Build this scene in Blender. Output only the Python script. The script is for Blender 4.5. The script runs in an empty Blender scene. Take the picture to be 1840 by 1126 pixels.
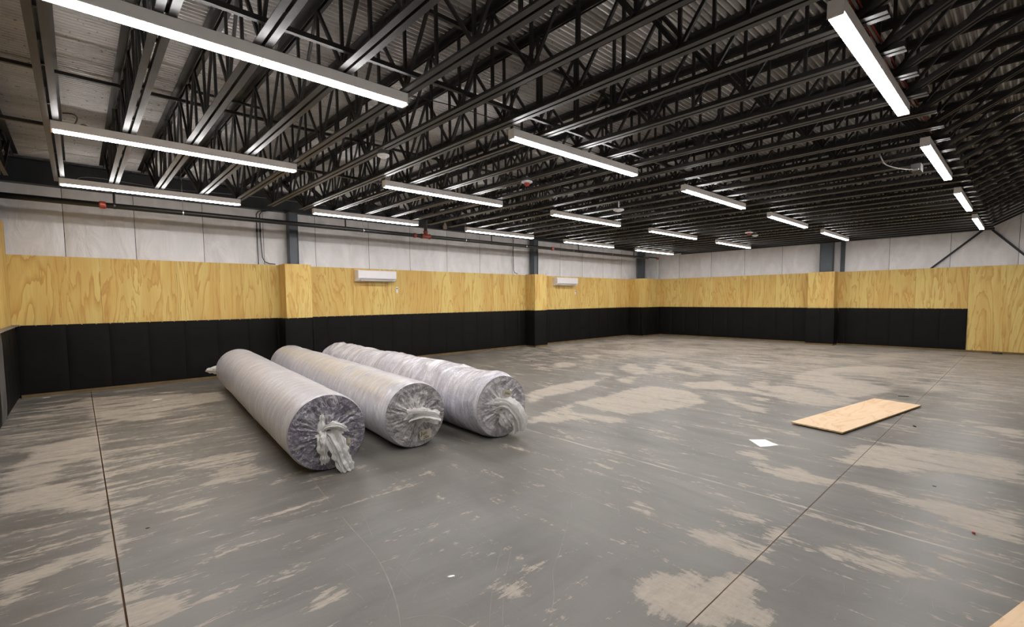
import bpy, bmesh, math, random
import numpy as np
from mathutils import Vector, Matrix, noise as mn
PI = math.pi
SC = bpy.context.scene
COL = SC.collection
# ------------------------------------------------------------------ camera
cam_d = bpy.data.cameras.new('camera'); cam = bpy.data.objects.new('camera', cam_d); COL.objects.link(cam)
YAW, PIT, ROL, H = .82794, .06906, -.00847, 1.69
fw = Vector((math.cos(YAW)*math.cos(PIT), math.sin(YAW)*math.cos(PIT), -math.sin(PIT)))
rt = Vector((math.sin(YAW), -math.cos(YAW), 0)); up = rt.cross(fw)
r2 = rt*math.cos(ROL) + up*math.sin(ROL); u2 = -rt*math.sin(ROL) + up*math.cos(ROL)
M = Matrix((r2, u2, -fw)).transposed().to_4x4(); M.translation = (0, 0, H)
cam.matrix_world = M
cam_d.sensor_width = 36; cam_d.lens = 848.2/1840*36; cam_d.shift_y = 33.3/1840; cam_d.clip_start = .05; cam_d.clip_end = 200
SC.camera = cam
# ------------------------------------------------------------------ world, exposure
w = bpy.data.worlds.new('world'); SC.world = w; w.use_nodes = True
w.node_tree.nodes['Background'].inputs[0].default_value = (.02, .02, .022, 1); w.node_tree.nodes['Background'].inputs[1].default_value = 1
SC.view_settings.view_transform = 'Standard'; SC.view_settings.look = 'None'; SC.view_settings.gamma = 1
SC.view_settings.use_curve_mapping = False; SC.view_settings.exposure = 0.15
LAMP_W = 14.0          # each ceiling fixture
LAMP_COL = (1.0, .975, .955)
GLOW = 60.0

# ------------------------------------------------------------------ helpers
def mesh_obj(name, V, F, mat=None, parent=None, smooth=False):
    me = bpy.data.meshes.new(name); me.from_pydata([tuple(v) for v in V], [], [tuple(f) for f in F]); me.update()
    if mat: me.materials.append(mat)
    if smooth:
        me.polygons.foreach_set('use_smooth', [True]*len(me.polygons))
    o = bpy.data.objects.new(name, me); COL.objects.link(o)
    if parent: o.parent = parent
    return o
class MB:
    def __init__(s): s.V = []; s.F = []
    def box(s, x0, x1, y0, y1, z0, z1):
        b = len(s.V)
        s.V += [(x0,y0,z0),(x1,y0,z0),(x1,y1,z0),(x0,y1,z0),(x0,y0,z1),(x1,y0,z1),(x1,y1,z1),(x0,y1,z1)]
        s.F += [(b,b+3,b+2,b+1),(b+4,b+5,b+6,b+7),(b,b+1,b+5,b+4),(b+1,b+2,b+6,b+5),(b+2,b+3,b+7,b+6),(b+3,b,b+4,b+7)]
        return s
    def bar(s, p, q, wx, wy):
        """rectangular bar between p and q; wx = width along world X-ish, wy the other"""
        p = Vector(p); q = Vector(q); d = (q-p).normalized()
        a = Vector((1,0,0)) if abs(d.x) < .9 else Vector((0,0,1))
        a = (a - d*a.dot(d)).normalized(); c = d.cross(a)
        b = len(s.V)
        for P in (p, q):
            for i, j in ((-1,-1),(1,-1),(1,1),(-1,1)):
                s.V.append(tuple(P + a*i*wx/2 + c*j*wy/2))
        s.F += [(b,b+1,b+2,b+3),(b+7,b+6,b+5,b+4)] + [(b+i, b+4+i, b+4+(i+1)%4, b+(i+1)%4) for i in range(4)]
        return s
    def tube(s, pts, r, n=10, cap=True):
        pts = [Vector(p) for p in pts]; b = len(s.V); m = len(pts)
        ref = None
        for i, P in enumerate(pts):
            d = (pts[min(i+1,m-1)] - pts[max(i-1,0)]).normalized()
            if ref is None: ref = Vector((0,0,1)) if abs(d.z) < .9 else Vector((1,0,0))
            a = (ref - d*ref.dot(d)).normalized(); ref = a; c = d.cross(a)
            rr = r[i] if isinstance(r, (list, tuple)) else r
            for k in range(n):
                t = 2*PI*k/n; s.V.append(tuple(P + a*math.cos(t)*rr + c*math.sin(t)*rr))
        for i in range(m-1):
            for k in range(n):
                s.F.append((b+i*n+k, b+i*n+(k+1)%n, b+(i+1)*n+(k+1)%n, b+(i+1)*n+k))
        if cap: s.F += [tuple(b+k for k in reversed(range(n))), tuple(b+(m-1)*n+k for k in range(n))]
        return s
    def lathe(s, prof, c=(0,0,0), n=24):
        b = len(s.V)
        for r, z in prof:
            for k in range(n):
                t = 2*PI*k/n; s.V.append((c[0]+r*math.cos(t), c[1]+r*math.sin(t), c[2]+z))
        for i in range(len(prof)-1):
            for k in range(n):
                s.F.append((b+i*n+k, b+i*n+(k+1)%n, b+(i+1)*n+(k+1)%n, b+(i+1)*n+k))
        s.F += [tuple(b+k for k in reversed(range(n))), tuple(b+(len(prof)-1)*n+k for k in range(n))]
        return s
    def build(s, name, mat, parent=None, smooth=False): return mesh_obj(name, s.V, s.F, mat, parent, smooth)
def bevel(o, wd=.004, seg=2, ang=40):
    me = o.data; bm = bmesh.new(); bm.from_mesh(me)
    es = [e for e in bm.edges if len(e.link_faces) == 2 and e.calc_face_angle(0) > math.radians(ang)]
    bmesh.ops.bevel(bm, geom=es, offset=wd, segments=seg, profile=.5, affect='EDGES'); bm.to_mesh(me); bm.free()
    return o
def tag(o, label=None, cat=None, group=None, kind=None):
    if label: o['label'] = label
    if cat: o['category'] = cat
    if group: o['group'] = group
    if kind: o['kind'] = kind
    return o
def empty(name, loc=(0,0,0), rz=0, **k):
    o = bpy.data.objects.new(name, None); o.empty_display_size = .1; COL.objects.link(o); o.location = loc; o.rotation_euler = (0,0,rz)
    return tag(o, **k)
def copy_tree(root, loc):
    r = root.copy(); COL.objects.link(r); r.location = loc
    for ch in root.children:
        c = ch.copy(); COL.objects.link(c); c.parent = r
        for g in ch.children:
            d = g.copy(); COL.objects.link(d); d.parent = c
    return r
def child(name, mb, mat, parent, world=True, smooth=False):
    """build mesh given in WORLD coordinates and parent it to an unrotated empty"""
    L = parent.location
    V = [(v[0]-L.x, v[1]-L.y, v[2]-L.z) for v in mb.V]
    return mesh_obj(name, V, mb.F, mat, parent, smooth)
ORD = ['first','second','third','fourth','fifth','sixth','seventh','eighth','ninth','tenth','eleventh','twelfth','thirteenth','fourteenth','fifteenth','sixteenth','seventeenth','eighteenth','nineteenth','twentieth','twenty-first','twenty-second','twenty-third','twenty-fourth','twenty-fifth','twenty-sixth','twenty-seventh','twenty-eighth','twenty-ninth','thirtieth','thirty-first','thirty-second','thirty-third','thirty-fourth']

# ------------------------------------------------------------------ materials
class NT:
    def __init__(s, name):
        s.m = bpy.data.materials.new(name); s.m.use_nodes = True; s.t = s.m.node_tree; s.n = s.t.nodes
        s.b = s.n['Principled BSDF']; s.out = s.n['Material Output']
    def add(s, typ, ins=None, **props):
        n = s.n.new(typ)
        for k, v in props.items(): setattr(n, k, v)
        for k, v in (ins or {}).items():
            if isinstance(v, bpy.types.NodeSocket): s.t.links.new(v, n.inputs[k])
            else: n.inputs[k].default_value = v
        return n
    def math(s, op, a, b=0.0, c=None, clamp=False):
        n = s.n.new('ShaderNodeMath'); n.operation = op; n.use_clamp = clamp
        for i, v in enumerate((a, b) if c is None else (a, b, c)):
            if isinstance(v, bpy.types.NodeSocket): s.t.links.new(v, n.inputs[i])
            else: n.inputs[i].default_value = v
        return n.outputs[0]
    def ramp(s, fac, stops, interp='LINEAR'):
        n = s.n.new('ShaderNodeValToRGB'); n.color_ramp.interpolation = interp
        while len(n.color_ramp.elements) < len(stops): n.color_ramp.elements.new(.5)
        for e, (p, c) in zip(n.color_ramp.elements, stops):
            e.position = p; e.color = (c[0], c[1], c[2], 1) if not isinstance(c, (int, float)) else (c, c, c, 1)
        s.t.links.new(fac, n.inputs[0]); return n.outputs[0]
    def mix(s, f, a, b, mode='MIX'):
        n = s.n.new('ShaderNodeMix'); n.data_type = 'RGBA'; n.blend_type = mode
        for i, v in ((0, f), (6, a), (7, b)):
            if isinstance(v, bpy.types.NodeSocket): s.t.links.new(v, n.inputs[i])
            else: n.inputs[i].default_value = v if i == 0 else (v[0], v[1], v[2], 1)
        return n.outputs[2]
    def coord(s, kind='Object', scale=(1,1,1), rot=(0,0,0), loc=(0,0,0)):
        tc = s.add('ShaderNodeTexCoord'); mp = s.add('ShaderNodeMapping', {'Vector': tc.outputs[kind]})
        mp.inputs['Scale'].default_value = scale; mp.inputs['Rotation'].default_value = rot; mp.inputs['Location'].default_value = loc
        return mp.outputs[0]
    def pos(s, scale=(1,1,1), rot=(0,0,0)):
        g = s.add('ShaderNodeNewGeometry'); mp = s.add('ShaderNodeMapping', {'Vector': g.outputs['Position']})
        mp.inputs['Scale'].default_value = scale; mp.inputs['Rotation'].default_value = rot
        return mp.outputs[0]
    def noise(s, v, scale, detail=4, rough=.55, dist=0.0):
        n = s.add('ShaderNodeTexNoise', {'Vector': v, 'Scale': scale, 'Detail': detail, 'Roughness': rough, 'Distortion': dist}); return n.outputs[0]
    def set(s, **k):
        for a, v in k.items():
            a = a.replace('_', ' ')
            i = s.b.inputs[a]
            if isinstance(v, bpy.types.NodeSocket): s.t.links.new(v, i)
            elif isinstance(v, (tuple, list)): i.default_value = (v[0], v[1], v[2], 1)
            else: i.default_value = v
    def bump(s, h, dist=.01, strength=1.0, normal=None):
        n = s.add('ShaderNodeBump', {'Height': h, 'Distance': dist, 'Strength': strength})
        if normal is not None: s.t.links.new(normal, n.inputs['Normal'])
        s.t.links.new(n.outputs[0], s.b.inputs['Normal']); return n.outputs[0]
def plain(name, col, rough=.5, metal=0, spec=.5, var=.12, vs=6.0, bump=0.0, bs=60):
    t = NT(name); v = t.pos()
    c = t.mix(t.ramp(t.noise(v, vs, 3), [(.3, 0), (.7, 1)]), [x*(1-var) for x in col], [min(1, x*(1+var)) for x in col])
    t.set(Base_Color=c, Roughness=rough, Metallic=metal, Specular_IOR_Level=spec)
    if bump: t.bump(t.noise(v, bs, 3), bump)
    return t.m
m_steel = plain('dark painted steel', (.021,.0192,.0187), .40, 0, .45, .25, 9, .0006, 90)
m_girder = plain('dark girder paint', (.020,.022,.025), .5, 0, .4, .2, 4)
m_column = plain('blue grey column paint', (.085,.10,.115), .5, 0, .4, .1, 4)
m_black = plain('black pipe', (.012,.012,.012), .38, 0, .5, .2, 8)
m_red = plain('red coupling', (.26,.035,.015), .45, 0, .5, .2, 20)
m_redwire = plain('red cable', (.30,.035,.02), .6)
m_greywire = plain('grey cable', (.28,.27,.26), .45)
m_zinc = plain('zinc clip', (.5,.5,.5), .35, .9)
m_house = plain('white fixture housing', (.84,.81,.78), .45, 0, .5, .04)
m_white = plain('white plastic', (.80,.77,.78), .38, 0, .5, .02)
m_grey = plain('grey plastic', (.10,.10,.10), .5)
m_box = plain('grey sheet metal box', (.055,.054,.05), .7, 0)
m_paper = plain('white paper', (.82,.82,.83), .8, 0, .2, .02)
m_card = plain('cardboard tag', (.46,.42,.33), .85, 0, .2, .08, 30)
m_ink = plain('black ink', (.015,.015,.015), .7)
m_tan = plain('tan plastic', (.42,.33,.26), .6)
m_joint = plain('rusty joint filler', (.10,.055,.03), .9, 0, .2, .3, 5)
m_capboard = plain('weathered board', (.22,.19,.15), .85, 0, .2, .4, 12)
m_jfill = plain('tan joint sealant', (.20,.135,.09), .9, 0, .2, .4, 3)
m_scratch = plain('scratched concrete', (.215,.20,.18), .7, 0, .3, .25, 5)
m_plate = plain('bottom plate wood', (.15,.105,.05), .8, 0, .2, .2, 5)
m_blank = plain('shaded void', (.02,.02,.02), .9)

t = NT('diffuser'); t.set(Base_Color=(.9,.9,.9), Roughness=.6)
t.b.inputs['Emission Color'].default_value = (LAMP_COL[0], LAMP_COL[1], LAMP_COL[2], 1); t.b.inputs['Emission Strength'].default_value = GLOW
m_diff = t.m
t = NT('diffuser end'); t.set(Base_Color=(.8,.5,.36), Roughness=.6)
t.b.inputs['Emission Color'].default_value = (1,.62,.45,1); t.b.inputs['Emission Strength'].default_value = .55
m_end = t.m

# galvanised deck
t = NT('galvanised deck'); v = t.pos()
n1 = t.noise(t.pos((.6, 2.5, 1)), 1.4, 4); n2 = t.noise(v, 25, 3, .6)
c = t.mix(t.ramp(n1, [(.3, 0), (.7, 1)]), (.36,.345,.325), (.62,.60,.57))
c = t.mix(t.ramp(n2, [(.4, 0), (.75, 1)]), c, (.52,.50,.47))
t.set(Base_Color=c, Metallic=.55, Roughness=t.ramp(n2, [(.3,.26),(.7,.42)])); m_deck = t.m

# plywood
def plywood(name, a, b, dk, kind):
    t = NT(name)
    tc = t.add('ShaderNodeTexCoord'); oi = t.add('ShaderNodeObjectInfo')
    off = t.add('ShaderNodeVectorMath', {0: oi.outputs['Random'], 1: (17.3, 9.1, 23.7)}, operation='MULTIPLY')
    ad = t.add('ShaderNodeVectorMath', {0: tc.outputs['Object'], 1: off.outputs[0]}, operation='ADD')
    mp = t.add('ShaderNodeMapping', {'Vector': ad.outputs[0]})
    mp.inputs['Scale'].default_value = {'v': (1, 1, .14), 'x': (.3, 1, 1)}[kind]
    field = t.noise(mp.outputs[0], 2.0, 4.5, .52, .55)
    rings = t.math('FRACT', t.math('MULTIPLY', field, 11))
    line = t.ramp(rings, [(0, 0), (.55, .12), (.86, .75), (.94, 1), (1, 0)])
    blot = t.ramp(t.noise(mp.outputs[0], 1.3, 3, .6, .8), [(.42, 0), (.60, 1)])
    mp2 = t.add('ShaderNodeMapping', {'Vector': ad.outputs[0]})
    mp2.inputs['Scale'].default_value = {'v': (60, 60, 2.2), 'x': (2.2, 60, 60)}[kind]
    fib = t.noise(mp2.outputs[0], 1.0, 3, .6)
    knot = t.add('ShaderNodeTexVoronoi', {'Vector': mp.outputs[0], 'Scale': 1.7}); kd = t.ramp(knot.outputs[0], [(0, 1), (.055, .7), (.085, 0)])
    c = t.mix(t.math('MULTIPLY', line, .85), a, b)
    c = t.mix(t.math('MULTIPLY', blot, .62), c, b)
    c = t.mix(t.math('MULTIPLY', t.math('MULTIPLY', line, line), .35), c, dk)
    c = t.mix(t.ramp(fib, [(.35, .16), (.6, 0)]), c, dk)
    c = t.mix(t.math('MULTIPLY', kd, .5), c, dk)
    t.set(Base_Color=c, Roughness=.62, Specular_IOR_Level=.25); t.bump(fib, .0008)
    return t.m
m_ply = plywood('yellow pine plywood', (.73,.565,.200), (.60,.345,.095), (.42,.22,.065), 'v')
m_ply_floor = plywood('pale pine plywood', (.76,.56,.37), (.71,.47,.28), (.56,.35,.19), 'x')
m_plyedge = plain('plywood edge', (.45,.33,.18), .8, 0, .2, .25, 40)

# vinyl mats
t = NT('black vinyl'); v = t.pos()
c = t.mix(t.ramp(t.noise(v, 2.2, 4, .6), [(.5, 0), (.8, 1)]), (.0036,.0034,.0032), (.0068,.0063,.006))
c = t.mix(t.ramp(t.noise(v, 9, 5, .7), [(.70, 0), (.80, .5)]), c, (.03,.028,.026))
t.set(Base_Color=c, Roughness=.65, Specular_IOR_Level=.18); t.bump(t.noise(v, 3.0, 2), .02, .5); m_mat = t.m
m_matgrey = plain('dusty grey vinyl', (.10,.095,.09), .6, 0, .4, .3, 3)

# white scrim wall
t = NT('white insulation scrim'); 
tc = t.add('ShaderNodeTexCoord'); oi = t.add('ShaderNodeObjectInfo')
off = t.add('ShaderNodeVectorMath', {0: oi.outputs['Random'], 1: (31.0, 17.0, 11.0)}, operation='MULTIPLY')
ad = t.add('ShaderNodeVectorMath', {0: tc.outputs['Object'], 1: off.outputs[0]}, operation='ADD')
mp = t.add('ShaderNodeMapping', {'Vector': ad.outputs[0]}); mp.inputs['Scale'].default_value = (1, 1, .45)
wr = t.noise(mp.outputs[0], 3.2, 5, .55, 1.1)
c = t.mix(t.ramp(wr, [(.35, 0), (.7, 1)]), (.70,.68,.68), (.82,.80,.80))
t.set(Base_Color=c, Roughness=.40, Specular_IOR_Level=.4); t.bump(wr, .05, .55); m_scrim = t.m

# concrete
t = NT('stained concrete'); P = t.pos()
att = t.add('ShaderNodeAttribute', attribute_name='patch')
sep0 = t.add('ShaderNodeSeparateXYZ', {0: P}); dirm = t.add('ShaderNodeMapRange', {'Value': sep0.outputs[0], 'From Min': 1.2, 'From Max': 3.6}).outputs[0]
def streak(lo, hi, sc, dt, rg_, ds):
    A_ = t.noise(t.pos((lo, hi, 1)), sc, dt, rg_, ds); B_ = t.noise(t.pos((hi, lo, 1)), sc, dt, rg_, ds)
    return t.math('ADD', t.math('MULTIPLY', A_, t.math('SUBTRACT', 1.0, dirm)), t.math('MULTIPLY', B_, dirm))
sm = streak(.55, 3.2, 2.2, 8, .70, .5)
sm2 = streak(.7, 2.2, 16, 6, .72, .6)
amp = t.math("SUBTRACT", 1.38, att.outputs['Fac'])
nz = t.math('ADD', t.math('MULTIPLY', t.math('SUBTRACT', sm, .5), 3.0), t.math('MULTIPLY', t.math('SUBTRACT', sm2, .5), 1.3))
fac = t.math('ADD', att.outputs['Fac'], t.math('MULTIPLY', nz, amp))
mask = t.ramp(fac, [(.40, 0), (.58, .8), (.9, 1)])
big = t.noise(P, .55, 4, .55); mid = streak(.5, 2.0, 1.6, 7, .66, .6)
g = t.mix(t.ramp(mid, [(.3, 0), (.7, 1)]), (.084,.078,.071), (.165,.154,.140))
g = t.mix(t.ramp(big, [(.35, .0), (.7, .55)]), g, (.158,.144,.126))
tan = t.mix(t.ramp(sm2, [(.3, 0), (.7, 1)]), (.325,.283,.235), (.42,.362,.298))
c = t.mix(mask, g, tan)
fine = t.noise(P, 160, 4, .7); speck = t.ramp(t.noise(P, 48, 4, .75), [(.70, 0), (.76, .5)])
c = t.mix(speck, c, (.40,.37,.32))
c = t.mix(t.ramp(fine, [(.3, .22), (.6, 0)]), c, (.12,.11,.10))
# thin random scratches
for i, (rz, sc) in enumerate(((.5, 1.0), (1.9, 1.3))):
    vv = t.pos((26*sc, .8*sc, 1), (0, 0, rz)); sn = t.noise(vv, 1.0, 2, .5, .5)
    ln = t.math('ABSOLUTE', t.math('SUBTRACT', sn, .5)); lm = t.ramp(ln, [(0, .5), (.006, 0)])
    lm2 = t.math('MULTIPLY', lm, t.ramp(t.noise(P, 1.2 + i, 3), [(.52, 0), (.66, 1)]))
    c = t.mix(t.math('MULTIPLY', lm2, .45), c, (.36,.34,.31))
# filled joint across the slab at x = 4.22
sep = t.add('ShaderNodeSeparateXYZ', {0: P}); wob = t.math('MULTIPLY', t.math('SUBTRACT', t.noise(P, 3, 3), .5), .03)
dj = t.math('ABSOLUTE', t.math('SUBTRACT', t.math('ADD', sep.outputs[0], wob), 4.225))
jm = t.ramp(dj, [(.004, .9), (.016, 0)])
jm = t.math('MULTIPLY', jm, t.ramp(t.noise(P, 2.5, 4), [(.40, .25), (.55, 1)]))
c = t.mix(jm, c, (.42,.36,.30))
t.set(Base_Color=c, Roughness=t.ramp(fac, [(.35, .42), (.65, .62)]), Specular_IOR_Level=.38)
t.bump(sm2, .0015, .6); m_conc = t.m

# roll wrap
def wrap(name, a, b, rough=.32, dist=.012, rs=1.0):
    t = NT(name); tc = t.add('ShaderNodeTexCoord')
    mp = t.add('ShaderNodeMapping', {'Vector': tc.outputs['UV']}); mp.inputs['Rotation'].default_value = (0,0,.32); mp.inputs['Scale'].default_value = (1.3*rs, 9*rs, 1)
    f = t.noise(mp.outputs[0], 1.6, 6, .6, .7)
    mp3 = t.add('ShaderNodeMapping', {'Vector': tc.outputs['UV']}); mp3.inputs['Rotation'].default_value = (0,0,-.5); mp3.inputs['Scale'].default_value = (2.2*rs, 12*rs, 1)
    f2 = t.noise(mp3.outputs[0], 1.3, 5, .6, .5)
    fine = t.noise(tc.outputs['UV'], 14, 6, .65, 1.4)
    c = t.mix(t.ramp(f, [(.36, 0), (.62, 1)]), a, b)
    c = t.mix(t.ramp(f2, [(.455, 0), (.475, .55), (.495, 0)]), c, [x*.62 for x in a])
    c = t.mix(t.ramp(f, [(.47, 0), (.485, .45), (.50, 0)]), c, [x*.66 for x in a])
    c = t.mix(t.ramp(f2, [(.54, 0), (.555, .15), (.57, 0)]), c, (.80,.79,.81))
    hgt = t.math('ADD', t.math('ADD', f, t.math('MULTIPLY', f2, .6)), t.math('MULTIPLY', fine, .30))
    t.set(Base_Color=c, Roughness=rough, Specular_IOR_Level=.5, Coat_Weight=.25, Coat_Roughness=.15); t.bump(hgt, dist, .8)
    return t.m
m_wrap1 = wrap('lilac grey plastic wrap', (.42,.41,.45), (.57,.56,.59))
m_wrap2 = wrap('lilac grey wrap with beige cast', (.43,.415,.45), (.575,.555,.575))
m_wrap3 = wrap('loose crumpled plastic wrap', (.42,.405,.47), (.66,.64,.67), .20, .04, .6)
m_flap = wrap('beige plastic overlap', (.50,.46,.42), (.60,.55,.50))
def endfilm(name, dark, light, sc=1.0, bias=0.0, layers=0.0):
    t = NT(name); v = t.coord('Object')
    vo = t.add('ShaderNodeTexVoronoi', {'Vector': t.noise(v, 3, 3) if False else v, 'Scale': 9*sc}, feature='DISTANCE_TO_EDGE')
    f = t.noise(v, 3.2*sc, 6, .62, 1.8); f2 = t.noise(v, 4.5*sc, 3, .5, 1.8)
    sp = t.add('ShaderNodeSeparateXYZ', {0: v}); zz = t.math('SUBTRACT', sp.outputs[2], .385)
    rr = t.math('SQRT', t.math('ADD', t.math('MULTIPLY', sp.outputs[0], sp.outputs[0]), t.math('MULTIPLY', zz, zz)))
    th = t.math('ARCTAN2', zz, sp.outputs[0]); cb = t.add('ShaderNodeCombineXYZ', {0: t.math('MULTIPLY', th, 5.0), 1: t.math('MULTIPLY', rr, 7.0), 2: 0.0})
    an = t.noise(cb.outputs[0], 1.3, 3.5, .55, .6)
    # the bunched film is many layers thick towards the centre, so it reads whiter there
    thick = t.math('ADD', t.math('SUBTRACT', .62+layers, t.math('MULTIPLY', rr, 2.6)), t.math('MULTIPLY', t.math('SUBTRACT', an, .5), 2.2))
    c = t.mix(t.ramp(f, [(.40+bias, 0), (.66+bias, 1)]), dark, light)
    c = t.mix(t.ramp(thick, [(.15, 0), (.75, .85)]), c, (.66,.635,.60))
    crease_glint = t.math('MAXIMUM', t.ramp(an, [(.485, 0), (.50, 1), (.515, 0)]), t.ramp(f2, [(.48, 0), (.50, 1), (.52, 0)]))
    c = t.mix(t.math('MULTIPLY', crease_glint, .38), c, (.86,.85,.86))  # highlights along the crinkles, whitened into the film's base colour
    f2 = t.math('ADD', f2, t.math('MULTIPLY', an, .9))
    h = t.math('ADD', f, t.math('MULTIPLY', f2, .5))
    t.set(Base_Color=c, Roughness=.22, Specular_IOR_Level=.6, Coat_Weight=.5, Coat_Roughness=.08); t.bump(h, .035, .9)
    return t.m
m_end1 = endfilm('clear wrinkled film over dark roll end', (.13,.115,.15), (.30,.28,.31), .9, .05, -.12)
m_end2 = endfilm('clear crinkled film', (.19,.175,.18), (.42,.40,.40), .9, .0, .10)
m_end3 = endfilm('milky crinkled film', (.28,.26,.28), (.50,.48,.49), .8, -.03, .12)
t = NT('gathered clear plastic'); v = t.coord('Object'); f = t.noise(v, 14, 6, .65, 1.5)
c = t.mix(t.ramp(f, [(.35, 0), (.65, 1)]), (.78,.765,.76), (.95,.94,.93))
t.set(Base_Color=c, Roughness=.22, Specular_IOR_Level=.6, Coat_Weight=.4); t.bump(f, .012, .8)
tl = t.add('ShaderNodeBsdfTranslucent', {'Color': (.88,.86,.84,1)}); mx = t.add('ShaderNodeMixShader', {0: .42, 1: t.b.outputs[0], 2: tl.outputs[0]})
t.t.links.new(mx.outputs[0], t.out.inputs[0]); m_gather = t.m

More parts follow.
